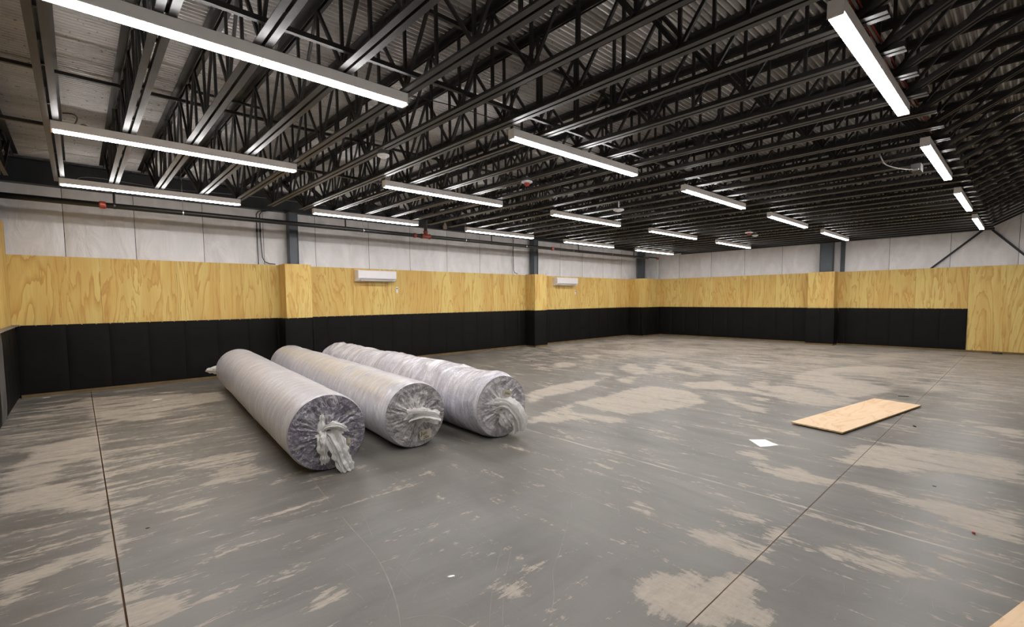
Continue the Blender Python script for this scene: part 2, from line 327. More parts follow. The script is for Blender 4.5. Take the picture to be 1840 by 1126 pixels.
# ================================================================== STRUCTURE
ZB, ZT = 3.545, 4.30         # joist bottom / deck underside
YW, XR, XL, YB = 12.20, 19.75, -3.2, -4.2
PATCH = [
(0.8, [[-0.25,10.75],[0.08,11.29],[0.95,10.71],[1.9,10.19],[1.87,9.38],[0.96,9.11],[0.79,8.51],[0.49,8.54],[0.1,9.18],[0.07,10.21]]),
(0.9, [[-0.64,6.6],[-0.46,7.62],[-0.19,7.82],[0.1,8.07],[0.09,6.88],[-0.21,6.78],[-0.26,6.08],[-0.07,5.84],[0.02,5.29],[0.09,5.34],[0.1,4.98],[-0.09,5.11],[-0.22,5.34],[-0.42,5.48],[-0.55,5.54]]),
(0.9, [[0.1,5.21],[0.26,5.18],[0.43,5.05],[0.74,5.13],[0.97,5.38],[1.28,5.34],[1.18,4.94],[0.89,4.98],[0.64,5.02],[0.31,5.01],[0.13,4.95]]),
(0.6, [[0.67,5.93],[1.11,6.1],[1.44,6.0],[1.26,5.27],[0.93,5.41],[0.73,5.69]]),
(0.9, [[-0.44,4.23],[-0.3,4.22],[-0.14,4.33],[0.01,4.3],[0.07,4.51],[0.11,4.97],[0.17,4.65],[0.21,4.37],[0.15,4.18],[0.12,4.05],[0.09,4.0],[-0.06,4.14],[-0.16,4.1],[-0.26,3.96],[-0.34,3.9],[-0.4,3.74]]),
(0.8, [[0.07,3.68],[0.11,3.81],[0.11,3.58]]),
(0.85, [[-0.0,3.2],[0.06,3.3],[0.1,3.48],[0.14,3.38],[0.24,3.34],[0.37,3.12],[0.3,3.02],[0.22,2.99]]),
(0.9, [[0.5,4.71],[0.74,4.75],[0.77,4.63],[0.62,4.59],[0.52,4.63]]),
(0.9, [[0.8,3.81],[0.9,3.85],[0.86,3.67],[0.81,3.73]]),
(0.5, [[0.26,3.52],[0.43,3.5],[0.52,3.45],[0.46,3.4],[0.27,3.49]]),
(0.45, [[0.25,7.15],[0.57,7.21],[0.62,6.91],[0.3,6.89]]),
(0.5, [[-0.68,10.13],[0.04,9.82],[0.06,9.5],[-0.61,9.28]]),
(0.45, [[-0.83,8.97],[0.07,8.62],[0.08,8.23],[-0.54,8.04],[-0.74,7.89]]),
(0.8, [[0.9,2.69],[1.01,2.68],[1.1,2.66],[1.1,2.6],[1.01,2.59],[0.95,2.53],[0.87,2.5],[0.87,2.56],[0.91,2.63]]),
(0.8, [[1.69,2.15],[1.79,2.15],[1.74,2.06],[1.8,1.98],[1.71,1.89],[1.67,1.97],[1.66,2.07]]),
(0.8, [[1.26,5.27],[1.5,5.04],[1.31,4.96],[1.19,5.01]]),
(0.8, [[1.8,1.98],[1.84,1.94],[1.93,1.9],[1.89,1.83],[1.8,1.81],[1.73,1.85],[1.71,1.88]]),
(1, [[2.24,1.46],[2.39,1.52],[2.6,1.49],[2.66,1.4],[2.74,1.29],[2.74,1.18],[2.83,1.18],[2.93,1.11],[2.87,0.99],[2.75,0.99],[2.68,0.88],[2.53,0.82],[2.18,1.15],[2.18,1.27],[2.19,1.37]]),
(0.9, [[2.99,1.52],[3.19,1.57],[3.28,1.66],[3.3,1.49],[3.36,1.33],[3.27,1.25],[3.38,1.12],[3.21,1.08],[3.05,1.07],[3.04,1.16],[3.05,1.32],[3.02,1.43]]),
(0.8, [[3.17,2.12],[3.37,2.12],[3.36,1.93],[3.2,1.95]]),
(0.5, [[3.16,1.81],[3.24,1.66],[3.08,1.56],[3.1,1.69]]),
(0.8, [[3.65,1.63],[3.81,1.52],[3.78,1.26],[3.65,1.21],[3.67,1.4],[3.62,1.57]]),
(0.8, [[5.15,2.1],[5.44,2.03],[5.32,1.79],[4.8,1.61],[4.83,1.7],[5.06,1.82]]),
(0.5, [[3.91,1.79],[4.04,1.67],[3.96,1.51],[3.84,1.67]]),
(1, [[5.69,1.21],[6.21,1.25],[6.55,1.17],[6.76,0.97],[6.88,0.81],[6.98,0.59],[7.02,0.38],[6.98,0.18],[7.0,-0.06],[6.28,-0.06],[6.12,0.15],[6.07,0.32],[5.93,0.55],[5.78,0.72],[5.78,0.92],[5.65,1.07],[5.58,1.11]]),
(0.9, [[4.94,1.66],[5.24,1.44],[5.04,1.25],[5.05,1.07],[4.89,1.11],[4.75,1.3],[4.73,1.49],[4.75,1.59]]),
(0.9, [[5.15,1.03],[5.16,0.75],[5.31,0.66],[4.99,0.66],[5.09,0.52],[5.21,0.32],[5.21,0.14],[5.33,-0.06],[4.66,-0.06],[4.59,0.1],[4.63,0.23],[4.67,0.33],[4.82,0.42],[4.84,0.54],[4.93,0.72],[4.99,0.91]]),
(0.9, [[3.61,1.2],[3.78,1.15],[3.66,1.05],[3.51,1.1],[3.41,1.13]]),
(0.95, [[3.58,0.9],[3.68,0.81],[3.7,0.7],[3.73,0.53],[3.74,0.36],[3.76,0.25],[3.65,0.27],[3.59,0.38],[3.54,0.5],[3.53,0.61],[3.54,0.76]]),
(0.7, [[4.17,0.78],[4.3,0.62],[4.28,0.42],[4.31,0.21],[4.36,-0.06],[4.24,-0.06],[4.25,0.12],[4.22,0.33],[4.2,0.5],[4.15,0.69]]),
(0.5, [[4.05,0.4],[4.16,0.24],[3.99,0.15],[3.87,0.22],[3.88,0.33]]),
(1, [[2.65,0.87],[2.69,0.8],[2.6,0.76],[2.53,0.82]]),
(0.7, [[4.02,0.07],[4.04,-0.06],[3.92,-0.07],[3.97,0.0]]),
(0.5, [[3.01,0.41],[3.14,0.33],[3.1,0.29],[2.97,0.41]]),
(1, [[5.91,4.94],[6.77,4.87],[7.58,4.98],[8.1,4.76],[8.18,4.18],[7.86,3.78],[7.43,3.43],[6.82,3.48],[6.43,3.61],[5.98,3.8],[5.81,3.86],[5.76,4.27],[5.79,4.77]]),
(1, [[5.93,6.06],[6.78,6.19],[7.66,6.21],[7.94,5.92],[7.47,5.71],[6.69,5.49],[5.91,5.56],[5.35,5.34],[5.36,5.48]]),
(0.9, [[4.4,4.59],[5.16,4.86],[5.91,4.94],[5.38,4.52],[5.54,4.13],[5.63,3.81],[5.49,3.62],[5.18,3.72],[5.21,4.22],[4.77,4.23]]),
(0.9, [[9.69,6.72],[10.54,6.92],[10.11,6.28],[9.3,5.57],[9.09,5.93],[9.22,6.24]]),
(0.9, [[8.14,5.72],[8.82,5.79],[8.63,5.47],[7.93,5.24]]),
(0.8, [[8.75,6.72],[8.91,6.26],[8.55,6.07],[8.45,6.45]]),
(0.8, [[8.1,6.26],[8.33,6.03],[7.98,5.88]]),
(0.9, [[9.14,8.39],[9.62,8.28],[9.29,7.66],[8.72,7.72]]),
(0.8, [[8.44,8.72],[9.06,8.46],[8.44,8.18]]),
(0.9, [[11.11,9.01],[11.51,8.59],[10.73,8.2],[10.59,8.58]]),
(1, [[8.76,4.62],[9.3,4.31],[9.66,4.18],[9.22,3.73],[8.95,3.04],[8.57,2.91],[8.78,3.3],[8.63,3.73],[8.4,4.15]]),
(0.8, [[8.2,3.62],[8.21,3.27],[7.85,3.16],[7.61,2.57],[7.24,2.45],[7.31,2.74],[7.58,3.14]]),
(1, [[9.72,3.66],[10.32,3.51],[9.23,3.13],[9.19,3.36]]),
(0.9, [[11.75,6.05],[11.77,5.64],[11.07,4.96],[10.77,4.36],[10.49,3.95],[10.36,4.49],[10.73,5.31],[11.65,6.16]]),
(0.9, [[12.86,5.74],[12.37,5.01],[12.55,4.28],[12.06,4.1],[11.99,4.69],[12.26,5.32]]),
(0.8, [[11.43,6.6],[10.25,5.49],[10.15,4.71],[9.69,4.64],[9.99,5.45],[9.3,5.57],[10.78,6.3]]),
(0.7, [[6.58,2.55],[6.47,2.18],[6.26,2.11],[6.43,2.41]]),
(0.9, [[8.46,3.18],[8.45,2.87],[8.12,2.75],[8.2,3.04]]),
(0.8, [[14.38,9.17],[15.23,7.56],[14.82,6.44],[13.59,7.19],[13.59,8.67]]),
(0.8, [[13.88,11.26],[16.81,10.73],[17.85,10.07],[16.36,9.81],[14.36,10.33],[13.14,10.52]]),
(0.8, [[12.66,9.67],[13.35,8.01],[13.36,7.16],[12.23,7.33],[11.98,8.62]]),
(0.8, [[17.85,10.07],[18.7,8.13],[18.68,6.39],[17.61,6.02],[16.95,7.88],[16.89,9.23]]),
(0.8, [[12.34,11.39],[13.93,11.63],[13.67,11.08],[11.46,10.33]]),
(1, [[11.24,3.32],[12.67,3.31],[13.3,2.99],[14.02,2.58],[14.13,1.81],[13.71,1.63],[12.98,2.38],[12.2,2.89],[11.37,2.45],[11.48,2.1],[10.79,1.56],[10.16,1.66],[9.62,1.87],[9.34,1.98],[10.08,2.47],[10.38,2.77],[10.36,3.01]]),
(0.8, [[15.58,2.87],[18.08,2.66],[19.37,1.84],[19.43,1.22],[17.84,1.4],[17.08,2.2],[14.84,2.45]]),
(0.9, [[9.67,3.28],[9.94,3.01],[9.55,2.44],[9.42,1.9],[9.23,1.79],[8.64,1.81],[8.37,2.08],[8.43,2.44],[8.57,2.91]]),
(0.8, [[12.3,1.74],[12.04,1.53],[13.19,1.34],[11.7,1.44]]),
(0.8, [[11.51,1.22],[11.65,0.89],[11.21,0.78],[11.22,1.13]]),
(0.7, [[12.2,0.93],[12.56,0.57],[12.52,0.2],[12.39,-0.04],[12.03,-0.04],[12.16,0.37]]),
(0.8, [[8.45,0.43],[8.7,0.18],[8.66,-0.05],[8.07,-0.05],[8.15,0.11]]),
(0.7, [[8.5,0.99],[8.77,0.72],[8.63,0.64],[8.44,0.83]]),
(0.6, [[6.54,2.2],[6.58,1.89],[6.38,1.75],[6.26,1.95]]),
(0.8, [[18.97,6.48],[19.21,5.4],[19.74,4.05],[17.6,4.35],[17.18,5.44]]),
(0.7, [[11.08,0.74],[11.39,0.43],[11.06,0.27],[11.0,0.49]]),
(0.8, [[15.21,5.19],[15.01,4.38],[15.43,3.47],[15.24,2.81],[14.2,3.5],[13.77,4.35]]),
(0.7, [[19.19,3.94],[19.84,2.57],[18.96,1.19],[18.86,2.11],[18.46,3.42]]),
]
SCRATCH = [(0.01,[(1.604,4.741),(1.539,4.381),(1.466,3.799),(1.416,3.323),(1.387,2.982),(1.347,2.731),(1.28,2.471),(1.208,2.261),(1.146,2.122)]),
(0.003,[(2.605,3.358),(2.221,3.169),(1.945,3.007),(1.693,2.819),(1.487,2.652),(1.311,2.487),(1.106,2.28)]),
(0.0035,[(2.067,2.368),(1.89,2.217),(1.766,2.105),(1.598,1.934),(1.482,1.806)]),
(0.0035,[(2.099,2.307),(1.882,2.119),(1.755,1.999),(1.531,1.76)]),
(0.004,[(3.044,2.571),(2.86,2.424),(2.593,2.24),(2.304,2.051),(2.107,1.932),(1.908,1.744),(1.706,1.595)]),
(0.004,[(3.924,2.773),(3.649,2.529),(3.266,2.262),(3.04,2.084)]),
(0.01,[(3.641,2.877),(3.627,2.7),(3.631,2.545),(3.658,2.376),(3.639,2.258),(3.636,2.054)]),
(0.005,[(1.785,3.219),(1.816,3.17),(1.837,3.053),(1.848,2.894)]),
(0.006,[(1.193,2.161),(1.267,2.128),(1.336,2.067),(1.385,1.98),(1.401,1.882)]),
(0.003,[(1.62,3.652),(1.552,3.382),(1.455,3.044)]),
(0.003,[(1.485,2.432),(1.398,2.359),(1.317,2.281)]),
(0.003,[(3.181,0.841),(3.036,0.858),(2.937,0.882)]),
(0.003,[(3.043,0.695),(3.104,0.595),(3.171,0.491)]),
(0.003,[(3.552,0.393),(3.391,0.388),(3.286,0.403)]),
(0.003,[(3.251,0.655),(3.117,0.626)]),
(0.003,[(3.233,0.537),(3.159,0.523)]),
(0.003,[(4.571,0.834),(4.438,0.875),(4.301,0.902)]),
(0.003,[(3.489,0.295),(3.416,0.28),(3.325,0.266)])]
# ---- floor: base + four slabs with real saw-cut gaps
floor = tag(MB().box(XL-.3, XR+.3, YB-.3, YW+.3, -.12, -.012).build('floor', m_joint), kind='structure')
GR = .005
def patch_field(X, Y):
    fld = np.zeros(X.shape)
    # general streaky dust that grows toward the far end of the hall
    far = np.clip((X-6.5)/6, 0, 1)*.43 + np.clip((Y-4)/2, 0, 1)*np.clip((2.6-X)/1.5, 0, 1)*.24
    fld += far + .10 + .22*np.exp(-((Y-1.11)/.035)**2)*(np.sin(X*2.3)+np.sin(X*5.1+1) > -.6) + .26*np.exp(-((X-.105)/.05)**2)*(Y < 8.5)
    for wgt, P in PATCH:
        P = np.array(P); lo = P.min(0)-.05; hi = P.max(0)+.05
        idx = np.where((X > lo[0]) & (X < hi[0]) & (Y > lo[1]) & (Y < hi[1]))[0]
        if not len(idx): continue
        x, y = X[idx], Y[idx]; ins = np.zeros(len(idx), bool); n = len(P)
        for i in range(n):
            x0, y0 = P[i]; x1, y1 = P[(i+1) % n]
            if y0 == y1: continue
            c = (y0 > y) != (y1 > y)
            ins ^= c & (x < (x1-x0)*(y-y0)/(y1-y0)+x0)
        fld[idx[ins]] = np.maximum(fld[idx[ins]], .32 + wgt*.42)
    return fld
def slab(x0, x1, y0, y1, st):
    nx = max(2, int((x1-x0)/st)); ny = max(2, int((y1-y0)/st))
    xs = np.linspace(x0, x1, nx+1); ys = np.linspace(y0, y1, ny+1)
    X, Y = np.meshgrid(xs, ys); X = X.ravel(); Y = Y.ravel()
    V = np.stack([X, Y, np.zeros_like(X)], 1)
    i = np.arange(nx)[None, :] + np.arange(ny)[:, None]*(nx+1); i = i.ravel()
    F = np.stack([i, i+1, i+nx+2, i+nx+1], 1)
    me = bpy.data.meshes.new('slab'); me.vertices.add(len(V)); me.vertices.foreach_set('co', V.ravel())
    me.loops.add(len(F)*4); me.loops.foreach_set('vertex_index', F.ravel().astype(np.int32))
    me.polygons.add(len(F)); me.polygons.foreach_set('loop_start', (np.arange(len(F))*4).astype(np.int32))
    me.polygons.foreach_set('loop_total', np.full(len(F), 4, np.int32)); me.update(calc_edges=True)
    fld = patch_field(X, Y).reshape(ny+1, nx+1)
    for _ in range(2):
        q = np.pad(fld, 1, mode='edge'); fld = (q[1:-1,1:-1]*2 + q[:-2,1:-1]+q[2:,1:-1]+q[1:-1,:-2]+q[1:-1,2:])/6
    a = me.attributes.new('patch', 'FLOAT', 'POINT'); a.data.foreach_set('value', fld.ravel().astype(np.float32))
    me.materials.append(m_conc)
    o = bpy.data.objects.new('slab', me); COL.objects.link(o); o.parent = floor
    return o
JX, JY = .105, 1.11
GY = .0035
slab(XL, JX-GR, JY+GY, YW, .05); slab(JX+GR, XR, JY+GY, YW, .05)
slab(XL, JX-GR, YB, JY-GY, .15); slab(JX+GR, XR, YB, JY-GY, .05)
MB().box(JX+GR, XR, JY-GY, JY+GY, -.011, -.0035).build('joint_filler', m_jfill, floor)
for wd, P in SCRATCH:
    V = []; F = []
    pts = [Vector((x, y, .0006)) for x, y in P]
    fin = []
    for i in range(len(pts)-1):                                  # Catmull-Rom so the scrape bends smoothly
        p0, p1, p2, p3 = pts[max(i-1,0)], pts[i], pts[i+1], pts[min(i+2, len(pts)-1)]
        for k in range(5):
            u = k/5; fin.append(.5*((2*p1)+(p2-p0)*u+(2*p0-5*p1+4*p2-p3)*u*u+(3*p1-p0-3*p2+p3)*u**3))
    fin.append(pts[-1]); random.seed(len(P)*7+int(wd*1e4))
    for i, p in enumerate(fin):
        d = (fin[min(i+1, len(fin)-1)] - fin[max(i-1, 0)]).normalized(); nrm = Vector((-d.y, d.x, 0))
        ww = wd*.5*random.uniform(.35, 1)*(0.15 if i in (0, len(fin)-1) else 1)
        V += [p+nrm*ww, p-nrm*ww]
        if i: F.append((2*i-2, 2*i-1, 2*i+1, 2*i))
    mesh_obj('scratch', V, F, m_scratch, floor)

# ---- ceiling: corrugated deck sheets
ceiling = empty('ceiling', (8.3, 4, ZT), kind='structure')
PITCH, DH = .0635, .044
NR = 13; SW = PITCH*NR
xcuts = [XL, 2.0, 8.1, 14.2, XR]
k = 0; y = YB
sheet_mesh = {}
while y < YW - .01:
    for a, b in zip(xcuts, xcuts[1:]):
        key = (round(b-a, 3))
        if key not in sheet_mesh:
            V = []; F = []; prof = []
            for r in range(NR):
                for dy, dz in ((0, 0), (.016, 0), (.026, DH*.55), (.034, DH), (.046, DH), (.056, DH*.45)): prof.append((r*PITCH+dy, dz))
            prof.append((NR*PITCH+.008, 0))
            for xx in (0, b-a-.002):
                for py, pz in prof: V.append((xx, py, pz))
            n = len(prof)
            for i in range(n-1): F.append((i, i+1, n+i+1, n+i))
            me = bpy.data.meshes.new('deck_sheet'); me.from_pydata(V, [], F); me.materials.append(m_deck); sheet_mesh[key] = me
        o = bpy.data.objects.new('deck_sheet', sheet_mesh[key]); COL.objects.link(o); o.parent = ceiling
        o.location = (a-8.3, y-4, random.uniform(0, .004))
    y += SW
child('roof_board', MB().box(XL-.2, XR+.2, YB-.2, YW+.3, ZT+.075, ZT+.11), m_blank, ceiling)

# ---- walls
def panels_x(parent, xs, y, z0, z1, nm, mat, face=-1, gap=.004, th=.012):
    for a, b in zip(xs, xs[1:]):
        mb = MB().box(-(b-a)/2+gap/2, (b-a)/2-gap/2, 0 if face < 0 else -th, th if face < 0 else 0, 0, z1-z0)
        o = mb.build(nm, mat, parent); o.location = Vector(((a+b)/2, y, z0)) - parent.location
def panels_y(parent, ys, x, z0, z1, nm, mat, face=-1, gap=.004, th=.012):
    for a, b in zip(ys, ys[1:]):
        mb = MB().box(-(b-a)/2+gap/2, (b-a)/2-gap/2, 0 if face < 0 else -th, th if face < 0 else 0, 0, z1-z0)
        o = mb.build(nm, mat, parent); o.location = Vector((x, (a+b)/2, z0)) - parent.location
        o.rotation_euler = (0, 0, -PI/2)
def scrim_panel(parent, a, b, z0, z1, place):
    """billowing scrim between two seams: pulled in at both seams, full in between"""
    nx, nz = 26, 30; wd = b-a-.009; V = []; F = []; rnd = random.Random(int(a*100)); ph = rnd.uniform(0, 9)
    for j in range(nz+1):
        for i in range(nx+1):
            u = i/nx; vv = j/nz
            bulge = .030*(1-(2*u-1)**6) + .006*math.sin(u*9+ph+vv*3)*math.sin(PI*u) + .005*math.sin(vv*7+ph*2+u*4)*math.sin(PI*u)
            V.append((-wd/2+u*wd, -bulge, vv*(z1-z0)))
    for j in range(nz):
        for i in range(nx):
            q = j*(nx+1)+i; F.append((q, q+1, q+nx+2, q+nx+1))
    o = mesh_obj('insulation_panel', V, F, m_scrim, parent, True); place(o, (a+b)/2, z0)
# long wall (with the air conditioners)
WL = tag(MB().box(XL-.1, XR+.3, YW+.05, YW+.2, 0, ZT+.1).build('wall_left', m_blank), kind='structure')
seams = [XL, -2.5, -1.3, -.11, .93, 2.1, 3.3, 4.5, 5.93, 7.2, 8.5, 9.8, 11.25, 12.5, 13.75, 15.1, 16.46, 17.8, 19.0, XR]
for a, b in zip(seams, seams[1:]):
    scrim_panel(WL, a, b, 2.3, 4.30, lambda o, c, z: setattr(o, 'location', (c, YW, z)))
WW, ZW = 12.11, 2.55          # plywood face, plywood top
panels_x(WL, [-.93, .35, 1.57, 2.79, 3.60], WW, .05, ZW, 'plywood_sheet', m_ply)
panels_x(WL, [4.2, 5.42, 6.64, 7.86, 9.08, 10.30, 11.52, 11.80], WW, .05, ZW, 'plywood_sheet', m_ply)
panels_x(WL, [12.38, 13.60, 14.82, 16.04, 17.26, 18.27], WW, .05, ZW, 'plywood_sheet', m_ply)
def pilaster(parent, x0, x1, yf):
    panels_x(parent, [x0, x1], yf, .05, ZW+.01, 'plywood_sheet', m_ply, gap=0)
    for x in (x0, x1-.012):
        o = MB().box(-(WW-yf)/2+.006, (WW-yf)/2, 0, .012, 0, ZW+.01-.05).build('plywood_sheet', m_ply, parent)
        o.location = (x, (WW+yf)/2+.003, .05); o.rotation_euler = (0,0,-PI/2)
        o.location.x += 0
pilaster(WL, 3.58, 4.17, 11.65); pilaster(WL, 11.80, 12.38, 11.65)
# corner pilaster
panels_x(WL, [18.27, 19.66], 11.38, .05, ZW+.005, 'plywood_sheet', m_ply, gap=0)
o = MB().box(-.36, .36, 0, .012, 0, ZW-.045).build('plywood_sheet', m_ply, WL); o.location = (18.27, 11.75, .05); o.rotation_euler = (0,0,-PI/2)
mb = MB()
for x0, x1, yy in ((-.82, 3.56, 12.065), (4.19, 11.80, 12.065), (12.40, 18.25, 12.065), (3.56, 4.19, 11.605), (11.78, 12.40, 11.605), (18.24, 19.6, 11.335)):
    mb.box(x0, x1, yy, 12.11, .0, .055)
mb.build('bottom_plate', m_plate, WL)
# right wall
WR = tag(MB().box(XR+.05, XR+.2, YB-.1, YW+.2, 0, ZT+.1).build('wall_right', m_blank), kind='structure')
ys = [YB, -2.6, -1.2, .21, 1.64, 3.12, 4.75, 6.33, 7.7, 9.06, 10.5, 11.5, YW]
def pl_r(o, c, z): o.location = (XR, c, z); o.rotation_euler = (0, 0, -PI/2)
for a, b in zip(ys, ys[1:]): scrim_panel(WR, a, b, 2.3, 4.30, pl_r)
panels_y(WR, [5.3, 6.5, 7.72, 8.94, 10.16, 11.39], 19.65, .05, ZW, 'plywood_sheet', m_ply)
panels_y(WR, [YB, -3.69, -2.47, -1.25, -.03, 1.19, 2.41, 3.63, 4.52], 19.65, .03, ZW, 'plywood_sheet', m_ply)
panels_y(WR, [4.50, 5.30], 19.22, .05, ZW+.005, 'plywood_sheet', m_ply, gap=0)
for yy in (4.50, 5.29):
    o = MB().box(-.21, .21, 0, .012, 0, ZW-.045).build('plywood_sheet', m_ply, WR); o.location = (19.435, yy, .05)
mb = MB()
for y0, y1, xx in ((5.32, 11.36, 19.605), (YB, 4.48, 19.615), (4.47, 5.33, 19.16)): mb.box(xx, 19.65, y0, y1, 0, .055)
mb.build('bottom_plate', m_plate, WR)
# partition at the left end: plywood above, mats below
WE = tag(MB().box(-1.0, -.889, 4.0, 12.1, 0, 3.08).build('wall_end', m_plate), kind='structure')
panels_y(WE, [4.0, 5.22, 6.44, 7.66, 8.88, 10.10, 11.32, 12.1], -.872, .05, 3.10, 'plywood_sheet', m_ply, face=1)
WB = tag(MB().box(XL-.1, XR+.2, YB-.2, YB-.05, 0, ZT+.1).build('wall_back', m_blank), kind='structure')
panels_x(WB, [XL, -1, 1.2, 3.4, 5.6, 7.8, 10, 12.2, 14.4, 16.6, XR], YB-.02, 0, 4.30, 'insulation_panel', m_scrim, face=1)
WO = tag(MB().box(XL-.2, XL-.05, YB-.2, YW+.2, 0, ZT+.1).build('wall_outer', m_blank), kind='structure')
panels_y(WO, [YB, -2, .2, 2.4, 4.6, 6.8, 9, 11.2, YW], XL-.02, 0, 4.30, 'insulation_panel', m_scrim, face=1)

# ================================================================== STEEL
# perimeter girders
def girder(name, x0, x1, y, z0, z1, label, axis='x'):
    g = empty(name, ((x0+x1)/2, y, z0), label=label, cat='girder')
    child('web', MB().box(x0, x1, y-.006, y+.006, z0+.012, z1-.012), m_girder, g)
    child('flange', MB().box(x0, x1, y-.09, y+.09, z0, z0+.012), m_girder, g)
    child('flange', MB().box(x0, x1, y-.09, y+.09, z1-.012, z1), m_girder, g)
    return g
girder('steel_girder', XL+.02, XR-.05, 12.04, 3.80, 4.22, 'dark steel girder running along the top of the long white wall')
girder('steel_girder', XL+.02, XR-.05, -1.38, 3.80, 4.22, 'dark steel girder at the near ends of the ceiling joists, behind the camera')
# joists (prototype in local coordinates, x = 0 at the joist line, y = 0 at mid-span, z = 0 at the bottom chord)
YM = 5.40; Y0, Y1 = .70-YM, 10.10-YM; YS0, YS1 = -1.47-YM, 12.02-YM
DZ = ZT - ZB
def chord(z, ya, yb, dirn, leg=.050):
    mb = MB()
    for s in (-1, 1):
        a, b = sorted((s*.012, s*(.012+leg))); zz = sorted((z, z+dirn*.006)); mb.box(a, b, ya, yb, zz[0], zz[1])
        a, b = sorted((s*.012, s*.018)); zz = sorted((z+dirn*.006, z+dirn*.058)); mb.box(a, b, ya, yb, zz[0], zz[1])
    return mb
jp = empty('bar_joist', (-.1-.602, YM, ZB))
chord(0, Y0, Y1, 1).build('bottom_chord', m_steel, jp)
chord(DZ-.001, YS0, YS1, -1, .066).build('top_chord', m_steel, jp)
zb_, zt_ = .035, DZ-.035
nb = 10; nodes = [(.87-YM)+k*1.0 for k in range(nb)]
web_specs = []
for i, yb in enumerate(nodes):
    mid = abs(yb) ; 
    web_specs.append(('v', yb, zb_, yb, zt_))
    for s in (-1, 1):
        yt = yb + s*.5
        if i == 0 and s < 0: continue
        if i == nb-1 and s > 0: continue
        toward_mid = (yb < 0 and s > 0) or (yb > 0 and s < 0)
        web_specs.append(('d' if toward_mid and abs(yb) > 2.6 else 's', yb, zb_, yt, zt_))
    if i < nb-1: web_specs.append(('v', yb+.5, zb_, yb+.5, zt_))
web_specs.append(('e', nodes[0], zb_, nodes[0]-1.28, zt_)); web_specs.append(('e', nodes[-1], zb_, nodes[-1]+1.28, zt_))
web_specs.append(('s', nodes[0], zb_, nodes[0]-.55, zt_)); web_specs.append(('s', nodes[-1], zb_, nodes[-1]+.55, zt_))
for kd, ya, za, yb, zb2 in web_specs:
    mb = MB()
    if kd == 'v': mb.bar((0, ya, za), (0, yb, zb2), .024, .026)
    elif kd == 's': mb.bar((0, ya, za), (0, yb, zb2), .024, .027)
    elif kd == 'd':
        for s in (-1, 1): mb.bar((s*.032, ya, za), (s*.032, yb, zb2), .026, .032)
    else:
        for s in (-1, 1): mb.bar((s*.030, ya, za), (s*.030, yb, zb2), .030, .045)
    mb.build('web_bar', m_steel, jp)
joist_xs = [-.70, -.10, .52, 1.09, 1.70, 2.28, 2.88, 3.47, 4.04, 4.69, 5.28, 5.87, 6.50, 7.12] + [7.12+.602*i for i in range(1, 21)]
for n, x in enumerate(joist_xs):
    j = jp if n == 0 else copy_tree(jp, (x, YM, ZB))
    j.location.x = x
    lab = 'dark open-web steel ceiling joist, %s counted from the left end of the hall' % ORD[n]
    if n == len(joist_xs)-1: lab = 'dark open-web steel ceiling joist closest to the right-hand wall'
    tag(j, lab, 'joist', 'open-web roof joists')
    j.name = 'bar_joist'
# bridging angles
def angle_run(y, z, label):
    g = tag(MB().box(-.75, 19.2, y-.018, y+.018, z, z+.005).box(-.75, 19.2, y-.018, y-.013, z+.005, z+.036).build('bridging_bar', m_steel), label, 'bridging bar', 'horizontal bridging between the joists')
for y, n in ((3.66, 'nearer'), (7.30, 'farther')):
    angle_run(y, ZB+.064, 'dark steel bridging bar lying on the lower chords of the joists, %s run' % n)
    angle_run(y, ZT-.105, 'dark steel bridging bar just under the upper chords of the joists, %s run' % n)

# columns
def column(name, x, y, ztop, wx, wy, label, rot=0):
    g = empty(name, (x, y, 0), label=label, cat='column', group=None)
    mb = MB(); 
    if rot == 0:
        child('flange', MB().box(x-wx/2, x-wx/2+.014, y-wy/2, y+wy/2, 0, ztop), m_column, g)
        child('flange', MB().box(x+wx/2-.014, x+wx/2, y-wy/2, y+wy/2, 0, ztop), m_column, g)
        child('web', MB().box(x-wx/2+.014, x+wx/2-.014, y-wy/2+.02, y-wy/2+.032, 0, ztop), m_column, g)
    else:
        child('flange', MB().box(x-wx/2, x+wx/2, y-wy/2, y-wy/2+.014, 0, ztop), m_column, g)
        child('flange', MB().box(x-wx/2, x+wx/2, y+wy/2-.014, y+wy/2, 0, ztop), m_column, g)
        child('web', MB().box(x-wx/2+.02, x-wx/2+.032, y-wy/2+.014, y+wy/2-.014, 0, ztop), m_column, g)
    child('cap_plate', MB().box(x-wx/2-.03, x+wx/2+.03, y-wy/2-.03, y+wy/2+.01, ztop-.015, ztop), m_girder, g)
    return g
column('steel_column', 3.88, 11.98, 3.80, .20, .22, 'blue-grey steel column rising above the leftmost plywood pilaster')
column('steel_column', 12.10, 11.98, 3.80, .20, .22, 'blue-grey steel column rising above the middle pilaster of the long wall')
column('steel_column', 19.05, 11.98, 3.80, .26, .22, 'blue-grey steel column in the far corner of the hall')
column('steel_column', 19.42, 4.80, 3.75, .24, .38, 'broad blue-grey steel column above the plywood pilaster on the right wall', 1)
column('steel_column', 19.715, 4.395, 3.75, .06, .13, 'narrow blue-grey steel column beside the broad one on the right wall', 1)
child('bracket', MB().box(19.30, 19.5, 4.995, 5.12, 3.56, 3.66), m_girder, [o for o in COL.objects if o.get('label','').startswith('broad blue')][0])
# X brace angles on the right wall
for a, b, lab in (((19.69, .93, 3.63), (19.69, 3.6, 1.07), 'thin dark steel brace slanting down to the left on the right wall'),
                  ((19.69, .80, 3.63), (19.69, -1.9, .50), 'thin dark steel brace slanting down to the right on the right wall')):
    # ends hidden behind the plywood
    tag(MB().bar(a, b, .022, .055).build('steel_brace', m_girder), lab, 'brace')

